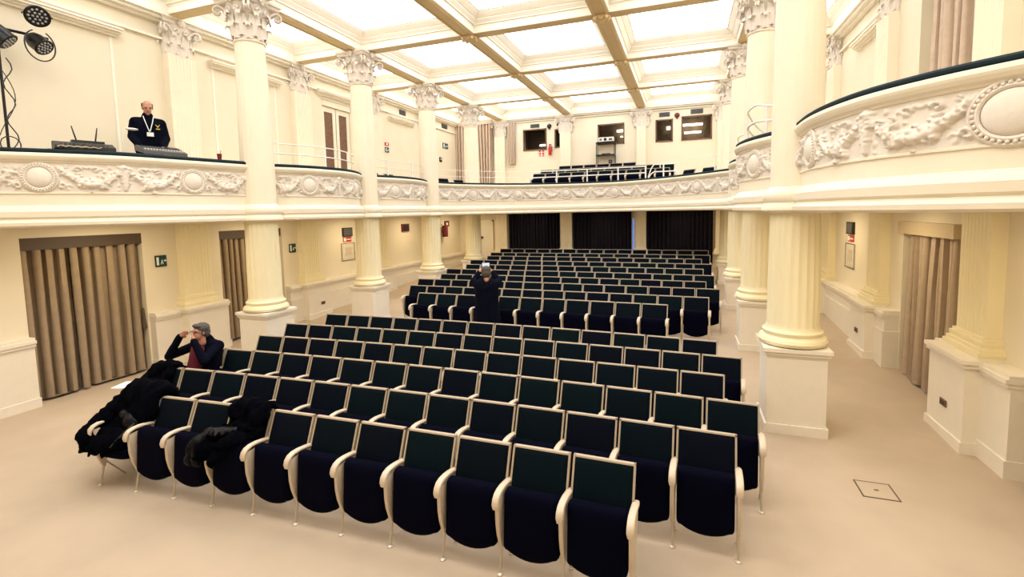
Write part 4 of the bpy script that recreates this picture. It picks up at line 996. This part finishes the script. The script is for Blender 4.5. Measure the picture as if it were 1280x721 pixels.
# --- seated man (front-left of the third row)
px, py, pa = SEATPOS[('front', 2, 0)]
root = empty('seated_person', (px, py, 0), 0, 'seated person in dark jacket and burgundy sweater, both hands raised to the eyes', 'person')
O = Vector((px, py, 0)); W = lambda x, y, z: Vector((x, y, z))-O
hipc = W(-7.03, 5.22, .58); chest = W(-6.93, 5.28, .95); neck = W(-6.90, 5.24, 1.13); hc = W(-6.905, 5.17, 1.285)
shL, shR = W(-6.70, 5.29, 1.06), W(-7.12, 5.25, 1.05); elL, elR = W(-6.62, 4.98, .92), W(-7.45, 5.05, .90); wrL, wrR = W(-6.80, 4.985, 1.20), W(-7.13, 5.02, 1.24)
hmx = HM(hc, -.10, 0, -.15)
knL, anL = W(-6.98, 4.78, .60), W(-7.05, 4.62, .12); knR, anR = W(-7.14, 4.72, .88), W(-7.38, 4.42, .56)
legs = [('c', hipc+Vector((.09, 0, -.02)), knL, .088, .062), ('c', knL, anL, .06, .042), ('c', hipc+Vector((-.09, 0, 0)), knR, .09, .068), ('c', knR, anR, .064, .045)]
handL = hand(wrL, W(-6.845, 5.0, 1.31), (-.5, .5, 0), .9, (0, -.3, 1)); handR = hand(wrR, W(-7.02, 5.03, 1.31), (.5, .4, .2), .9, (0, -.4, 1))
arms = [('c', shL, elL, .052, .042), ('c', elL, wrL, .040, .028), ('c', shR, elR, .052, .042), ('c', elR, wrR, .040, .028)]
torso = [('c', hipc, chest, .14, .15), ('c', shL, shR, .07, .07), ('c', chest, neck, .12, .055)]
body = remesh(head(hmx)+handL+handR+[(a[0], a[1], a[2], a[3]*.85, a[4]*.85) for a in arms+torso+legs], 'body', M['skin'], root, .009, 3)
face_bits(hmx, root)
remesh([('c', a[1], a[2], a[3]+.022, a[4]+.020) for a in arms]+[('c', W(-6.93, 5.30, .58), W(-6.86, 5.32, 1.0), .16, .14), ('c', shL, shR, .085, .085), ('c', W(-6.80, 5.24, .62), W(-6.76, 5.24, .98), .10, .10), ('c', W(-7.17, 5.26, .64), W(-7.10, 5.26, .98), .09, .09), ('c', W(-6.90, 5.30, 1.08), neck+Vector((0, .03, .03)), .10, .085)], 'jacket', M['navy'], root, .012, 3, .012, 9)
remesh([('c', hipc+Vector((.01, -.10, .06)), chest+Vector((-.03, -.10, .08)), .125, .11)], 'sweater', M['burgundy'], root, .012, 3, .01, 9)
remesh([('c', a[1], a[2], a[3]+.016, a[4]+.018) for a in legs]+[('c', hipc+Vector((0, .0, -.0)), hipc+Vector((0, -.03, .03)), .15, .14)], 'trousers', M['trouser'], root, .012, 3, .012, 9)
for a, dv in ((anL, Vector((-.02, -.14, -.06))), (anR, Vector((-.12, -.10, -.04)))):
    remesh([('c', a+Vector((0, .01, -.05)), a+dv+Vector((0, 0, -.0)), .045, .038)], 'shoe', M['shoe'], root, .010, 2)
remesh(xf([('e', (0, .03, .06), (.098, .105, .088), (0, 0, 0)), ('e', (0, .07, .0), (.094, .072, .092), (0, 0, 0)), ('e', (0, -.05, .10), (.075, .055, .035), (0, 0, 0)), ('e', (-.072, .03, -.0), (.016, .05, .05), (0, 0, 0)), ('e', (.072, .03, -.0), (.016, .05, .05), (0, 0, 0))], hmx), 'hair', M['hairgrey'], root, .008, 2, .012, 40)
root = empty('eyeglasses', tuple(O+hc), 0, 'dark eyeglasses held up to the face of the seated person', 'eyeglasses')
mb = MB(); hr = hmx.to_3x3()
for s in (-1, 1): mb.tube([hr @ Vector((.034*s+.027*math.cos(t), -.112, .008+.02*math.sin(t))) for t in np.linspace(0, 2*PI, 14)[:-1]], .004, 5, True)
mb.tube([hr @ Vector((-.008, -.112, .01)), hr @ Vector((.008, -.112, .01))], .004, 5)
mb.build('frame', M['black'], root)
mb = MB()
for s in (-1, 1): mb.tube([hr @ Vector((.06*s, -.11, .01)), hr @ Vector((.09*s, -.03, .01))], .003, 5)
mb.build('temple', M['black'], root)

# --- photographer in the cross aisle, seen from behind
gx, gy = -3.93, 9.3
root = empty('standing_person', (gx, gy, fl(gy)), .42, 'person in a long dark coat seen from behind, raising a phone in both hands', 'person')
hmx = HM((0, .02, 1.64), .12, 0, PI)
arms = [('c', (-.185, 0, 1.40), (-.27, .12, 1.44), .05, .042), ('c', (-.27, .12, 1.44), (-.16, .26, 1.60), .042, .03), ('c', (.185, 0, 1.40), (.27, .12, 1.43), .05, .042), ('c', (.27, .12, 1.43), (.14, .26, 1.60), .042, .03)]
torso = [('c', (0, 0, .95), (0, 0, 1.32), .15, .16), ('c', (-.17, 0, 1.40), (.17, 0, 1.40), .065, .065)]
legs = [('c', (-.09, 0, .92), (-.10, .0, .5), .085, .06), ('c', (-.10, 0, .5), (-.10, .02, .09), .055, .04), ('c', (.09, 0, .92), (.11, .0, .5), .085, .06), ('c', (.11, 0, .5), (.12, -.03, .09), .055, .04)]
hh = hand((-.16, .26, 1.60), (-.10, .30, 1.70), (1, 0, .2), .7, (0, 1, .3))+hand((.14, .26, 1.60), (.09, .30, 1.70), (-1, 0, .2), .7, (0, 1, .3))
remesh(head(hmx)+hh+[(a[0], a[1], a[2], a[3]*.88, a[4]*.88) for a in arms+torso+legs], 'body', M['skin'], root, .009, 3); face_bits(hmx, root)
remesh([('c', a[1], a[2], a[3]+.03, a[4]+.022) for a in arms]+[('c', (-.08, 0, 1.0), (-.09, 0, 1.34), .17, .165), ('c', (.08, 0, 1.0), (.09, 0, 1.34), .17, .165), ('c', (-.19, 0, 1.38), (.19, 0, 1.38), .10, .10), ('c', (-.10, 0, .55), (-.08, 0, 1.0), .19, .17), ('c', (.10, 0, .55), (.08, 0, 1.0), .19, .17), ('c', (0, .01, 1.42), (0, .02, 1.50), .11, .08)], 'coat', M['navy'], root, .013, 3, .014, 7)
remesh([('c', a[1], a[2], a[3]+.015, a[4]+.018) for a in legs], 'trousers', M['trouser'], root, .012, 3)
for s in (-.10, .12): remesh([('c', (s, -.03, .045), (s*1.1, .15, .04), .045, .038)], 'shoe', M['shoe'], root, .010, 2)
remesh(xf([('e', (0, .03, .05), (.106, .105, .085), (0, 0, 0)), ('e', (0, .06, -.02), (.102, .080, .105), (0, 0, 0)), ('e', (0, -.05, .09), (.07, .04, .035), (0, 0, 0))], hmx), 'hair', M['hairbrown'], root, .008, 2, .012, 40)
root = empty('mobile_phone', (gx-.33*math.sin(.42), gy+.33*math.cos(.42), fl(gy)+1.765), 0, 'phone with a lit screen held up by the person seen from behind', 'phone')
root.rotation_euler = (.15, 0, .42)
mb = MB(); mb.box(-.085, .085, -.004, .006, -.045, .045); mb.build('body', M['black'], root)
mb = MB(); mb.box(-.078, .078, -.006, -.004, -.04, .04); mb.build('screen', M['screen'], root)

# --- technician on the left gallery
tx_, ty_ = -9.22, 6.22
root = empty('technician_person', (tx_, ty_, 3.35), math.radians(62), 'balding person in a navy jacket with lanyard badge looking down at the mixing console', 'person')
hmx = HM((0, -.07, 1.66), .38, 0, 0)
arms = [('c', (-.19, .02, 1.40), (-.245, .0, 1.14), .055, .044), ('c', (-.245, .0, 1.14), (-.17, -.22, .95), .042, .032), ('c', (.19, .02, 1.40), (.25, .0, 1.14), .055, .044), ('c', (.25, .0, 1.14), (.17, -.23, .95), .042, .032)]
torso = [('c', (0, .03, .95), (0, .02, 1.28), .16, .17), ('c', (-.18, 0, 1.42), (.18, 0, 1.42), .07, .07), ('c', (0, 0, 1.38), (0, -.02, 1.52), .09, .06)]
legs = [('c', (-.10, .03, .92), (-.11, .03, .5), .09, .065), ('c', (-.11, .03, .5), (-.12, .05, .09), .06, .042), ('c', (.10, .03, .92), (.11, .03, .5), .09, .065), ('c', (.11, .03, .5), (.12, .05, .09), .06, .042)]
hh = hand((-.17, -.22, .95), (-.15, -.36, .89), (0, -.2, -1), .5, (1, 0, 0))+hand((.17, -.23, .95), (.15, -.36, .89), (0, -.2, -1), .5, (-1, 0, 0))
remesh(head(hmx)+hh+[(a[0], a[1], a[2], a[3]*.88, a[4]*.88) for a in arms+torso+legs], 'body', M['skin'], root, .009, 3); face_bits(hmx, root)
remesh([('c', a[1], a[2], a[3]+.032, a[4]+.026) for a in arms]+[('c', (-.06, .02, .92), (-.07, .0, 1.30), .17, .165), ('c', (.06, .02, .92), (.07, .0, 1.30), .17, .165), ('c', (-.18, 0, 1.40), (.18, 0, 1.40), .095, .095), ('c', (0, .01, 1.42), (0, .01, 1.52), .11, .088)], 'jacket', M['navy'], root, .013, 3, .012, 8)
remesh([('c', a[1], a[2], a[3]+.015, a[4]+.018) for a in legs], 'trousers', M['trouser'], root, .012, 3)
for s in (-.12, .12): remesh([('c', (s, .08, .045), (s*1.15, -.11, .04), .045, .038)], 'shoe', M['shoe'], root, .010, 2)
remesh(xf([('e', (0, .07, .0), (.083, .058, .085), (0, 0, 0)), ('e', (-.071, .03, .03), (.018, .05, .045), (0, 0, 0)), ('e', (.071, .03, .03), (.018, .05, .045), (0, 0, 0))], hmx), 'hair', M['hairbrown'], root, .008, 2, .008, 40)
mb = MB(); mb.tube([(-.075, -.10, 1.50), (-.06, -.175, 1.40), (-.01, -.19, 1.22)], .007, 5); mb.tube([(.075, -.10, 1.50), (.05, -.175, 1.40), (.0, -.19, 1.22)], .007, 5); ly = mb.build('lanyard', M['signwhite'], root)
mb = MB(); mb.xbox(HM((0, -.197, 1.17), .05), -.05, .05, -.004, .004, -.035, .035); mb.build('badge', M['paper'], ly)
mb = MB(); ym = -.176
for a in ([(.085, 1.36), (.10, 1.33), (.12, 1.30), (.115, 1.335)], [(.155, 1.36), (.14, 1.33), (.12, 1.30), (.125, 1.335)], [(.09, 1.27), (.15, 1.27), (.15, 1.285), (.09, 1.285)]):
    mb.add([(x, ym, z) for x, z in a]+[(x, ym+.03, z) for x, z in a], [(0, 1, 2, 3), (7, 6, 5, 4), (0, 4, 5, 1), (1, 5, 6, 2), (2, 6, 7, 3), (3, 7, 4, 0)])
mb.build('emblem', M['yellow'], root)

# ------------------------------------------------------------------ coats, bag and paper on the front seats
def cloth(prims, name, label, cat, m, loc, vox=.018, noise=.05, nsc=5, group=None):
    root = empty(name, loc, 0, label, cat, group); o = Vector(loc)
    P = []
    for q in prims: P.append(('c', Vector(q[1])-o, Vector(q[2])-o, q[3], q[4]) if q[0] == 'c' else ('e', Vector(q[1])-o, q[2], q[3]))
    remesh(P, 'fabric', M[m], root, vox, 3, noise, nsc); return root

def vnoise(p, f, seed):
    return (math.sin(p[0]*f*1.3+seed*1.7+2*math.sin(p[1]*f*.7+seed))+math.sin(p[1]*f*1.7+seed*2.3+1.7*math.sin(p[2]*f*.9))+math.sin(p[2]*f*1.1+p[0]*f*.8+seed*.6))/3
def drape(rows, name, m, parent, thick=.03, nu=26, sub=5, wr=.03, seed=1, org=(0, 0, 0)):
    """rows: (xc, y, z, half width, edge droop) from the far hem to the near hem; wrinkled sheet with thickness"""
    R_ = []
    for i in range(len(rows)-1):
        for k in range(sub):
            t = k/sub; p0 = rows[max(0, i-1)]; p1 = rows[i]; p2 = rows[i+1]; p3 = rows[min(len(rows)-1, i+2)]
            R_.append([.5*(2*b_+(c-a)*t+(2*a-5*b_+4*c-d)*t*t+(3*b_-a-3*c+d)*t**3) for a, b_, c, d in zip(p0, p1, p2, p3)])
    R_.append(list(rows[-1])); G = []
    for i, (xc, y, z, hw, dr) in enumerate(R_):
        row = []
        for j in range(nu+1):
            q = 2*j/nu-1; qq = q*(1+.10*math.sin(i*.9+seed+3*q))
            p = Vector((xc+hw*qq, y+.02*math.sin(4*q+i*.5), z-dr*abs(q)**3))
            row.append(p)
        G.append(row)
    n1 = len(G); V = [[None]*(nu+1) for _ in range(n1)]; Bk = [[None]*(nu+1) for _ in range(n1)]
    for i in range(n1):
        for j in range(nu+1):
            du = G[i][min(nu, j+1)]-G[i][max(0, j-1)]; dv = G[min(n1-1, i+1)][j]-G[max(0, i-1)][j]; n_ = du.cross(dv)
            n_ = n_.normalized() if n_.length > 1e-9 else Vector((0, -1, 0))
            if n_.y > 0 and i > n1*.35: n_ = -n_
            if n_.z < 0 and i <= n1*.35: n_ = -n_
            p = G[i][j]; a = vnoise(p, 26, seed)*wr+vnoise(p, 60, seed+3)*wr*.45
            e = min(1, min(j, nu-j)/2.5, min(i, n1-1-i)/2.5)
            V[i][j] = p+n_*(a+thick*(.3+.7*e)); Bk[i][j] = p+n_*(a*.5)
    mb = MB(); o = Vector(org)
    vs = [v-o for r in V for v in r]+[v-o for r in Bk for v in r]; N_ = n1*(nu+1); fs = []; ix = lambda i, j: i*(nu+1)+j
    for i in range(n1-1):
        for j in range(nu):
            fs.append((ix(i, j), ix(i, j+1), ix(i+1, j+1), ix(i+1, j))); fs.append((N_+ix(i, j), N_+ix(i+1, j), N_+ix(i+1, j+1), N_+ix(i, j+1)))
        for j in (0, nu): fs.append((ix(i, j), ix(i+1, j), N_+ix(i+1, j), N_+ix(i, j)))
    for j in range(nu):
        for i in (0, n1-1): fs.append((ix(i, j), ix(i, j+1), N_+ix(i, j+1), N_+ix(i, j)))
    mb.add(vs, fs); return mb.build(name, m, parent, smooth=True, angle=80)
x0, y0, a0 = SEATPOS[('front', 0, 0)]
org = (x0, y0+.2, .49); croot = empty('black_coat', org, 0, 'black coat heaped over the leftmost front seat', 'coat')
X = lambda *p: Vector(p)
drape([(x0+.02, y0+.62, .50, .30, .0), (x0+.0, y0+.58, .80, .31, .0), (x0, y0+.50, 1.00, .31, .03), (x0-.01, y0+.38, .93, .31, .04), (x0-.03, y0+.30, .72, .31, .03), (x0-.06, y0+.20, .60, .29, .04), (x0-.10, y0+.08, .56, .24, .06), (x0-.14, y0+.0, .50, .17, .05), (x0-.16, y0-.03, .42, .12, .02)], 'coat_body', M['coat'], croot, .09, wr=.03, seed=2, org=org)
drape([(x0-.20, y0+.52, 1.0, .10, .03), (x0-.30, y0+.40, .90, .11, .05), (x0-.35, y0+.24, .78, .11, .06), (x0-.36, y0+.08, .70, .10, .07), (x0-.34, y0-.04, .60, .10, .05), (x0-.32, y0-.06, .42, .09, .03)], 'coat_sleeve', M['coat'], croot, .06, nu=12, wr=.03, seed=5, org=org)
drape([(x0-.16, y0+.30, .76, .10, .02), (x0-.06, y0+.24, .74, .15, .03), (x0+.05, y0+.22, .70, .14, .04), (x0+.13, y0+.22, .64, .08, .02)], 'shiny_lining', M['shiny'], croot, .05, nu=14, wr=.03, seed=9, org=org)
mb = MB(); mb.tube([(.13, -.02, .22), (.15, -.15, .16), (.06, -.225, .04), (-.03, -.235, -.03)], .011, 6); mb.build('strap', M['black'], croot)
# bag behind it, between the first and second rows
org = (x0-.44, y0+.655, 0); broot = empty('black_bag', org, 0, 'bulging black bag and coat piled on the floor behind the leftmost front seat', 'bag')
remesh([('c', X(-.12, 0, .18), X(-.08, .0, .80), .17, .15), ('c', X(.06, .02, .18), X(.08, .03, .86), .17, .14), ('c', X(-.20, .0, .2), X(-.20, 0, .55), .15, .12), ('c', X(.2, 0, .2), X(.2, .0, .6), .15, .13)], 'fabric', M['coat'], broot, .018, 3, .07, 5)
mb = MB(); mb.tube([(-.16, -.14, .55), (-.08, -.20, .75), (.05, -.16, .80), (.12, -.12, .66)], .014, 6); mb.build('strap', M['shiny'], broot)
x1, y1, a1 = SEATPOS[('front', 0, 3)]
org = (x1, y1+.2, .74); croot = empty('black_jacket', org, 0, 'black jacket hung over a front row seat, fourth from the left', 'jacket')
drape([(x1+.0, y1+.47, .62, .25, .0), (x1, y1+.46, .84, .26, .0), (x1, y1+.43, .985, .26, .02), (x1, y1+.35, .93, .26, .02), (x1-.01, y1+.28, .80, .26, .02), (x1-.05, y1+.20, .745, .25, .01), (x1-.12, y1+.08, .735, .24, .03), (x1-.20, y1-.02, .67, .21, .04), (x1-.24, y1-.05, .54, .17, .05)], 'jacket_body', M['coat'], croot, .045, wr=.04, seed=4, org=org)
drape([(x1-.05, y1+.16, .80, .07, .02), (x1-.18, y1+.06, .80, .08, .03), (x1-.28, y1-.02, .74, .09, .04), (x1-.34, y1-.06, .64, .08, .03), (x1-.34, y1-.07, .50, .07, .02)], 'jacket_sleeve', M['shiny'], croot, .05, nu=12, wr=.03, seed=8, org=org)

x2, y2, a2 = SEATPOS[('front', 1, 0)]
org = (x2-.1, y2+.2, .72); croot = empty('dark_overcoat', org, 0, 'dark overcoat draped across the leftmost second row seat in front of the seated person', 'coat')
drape([(x2-.05, y2+.52, .86, .20, .0), (x2-.05, y2+.46, .97, .22, .02), (x2-.06, y2+.38, .965, .22, .02), (x2-.09, y2+.30, .84, .22, .02), (x2-.12, y2+.20, .765, .21, .02), (x2-.16, y2+.06, .74, .20, .03), (x2-.18, y2-.04, .62, .20, .02), (x2-.18, y2-.07, .42, .20, .02), (x2-.18, y2-.07, .24, .18, .02)], 'fabric', M['coat'], croot, .05, wr=.03, seed=12, org=org)
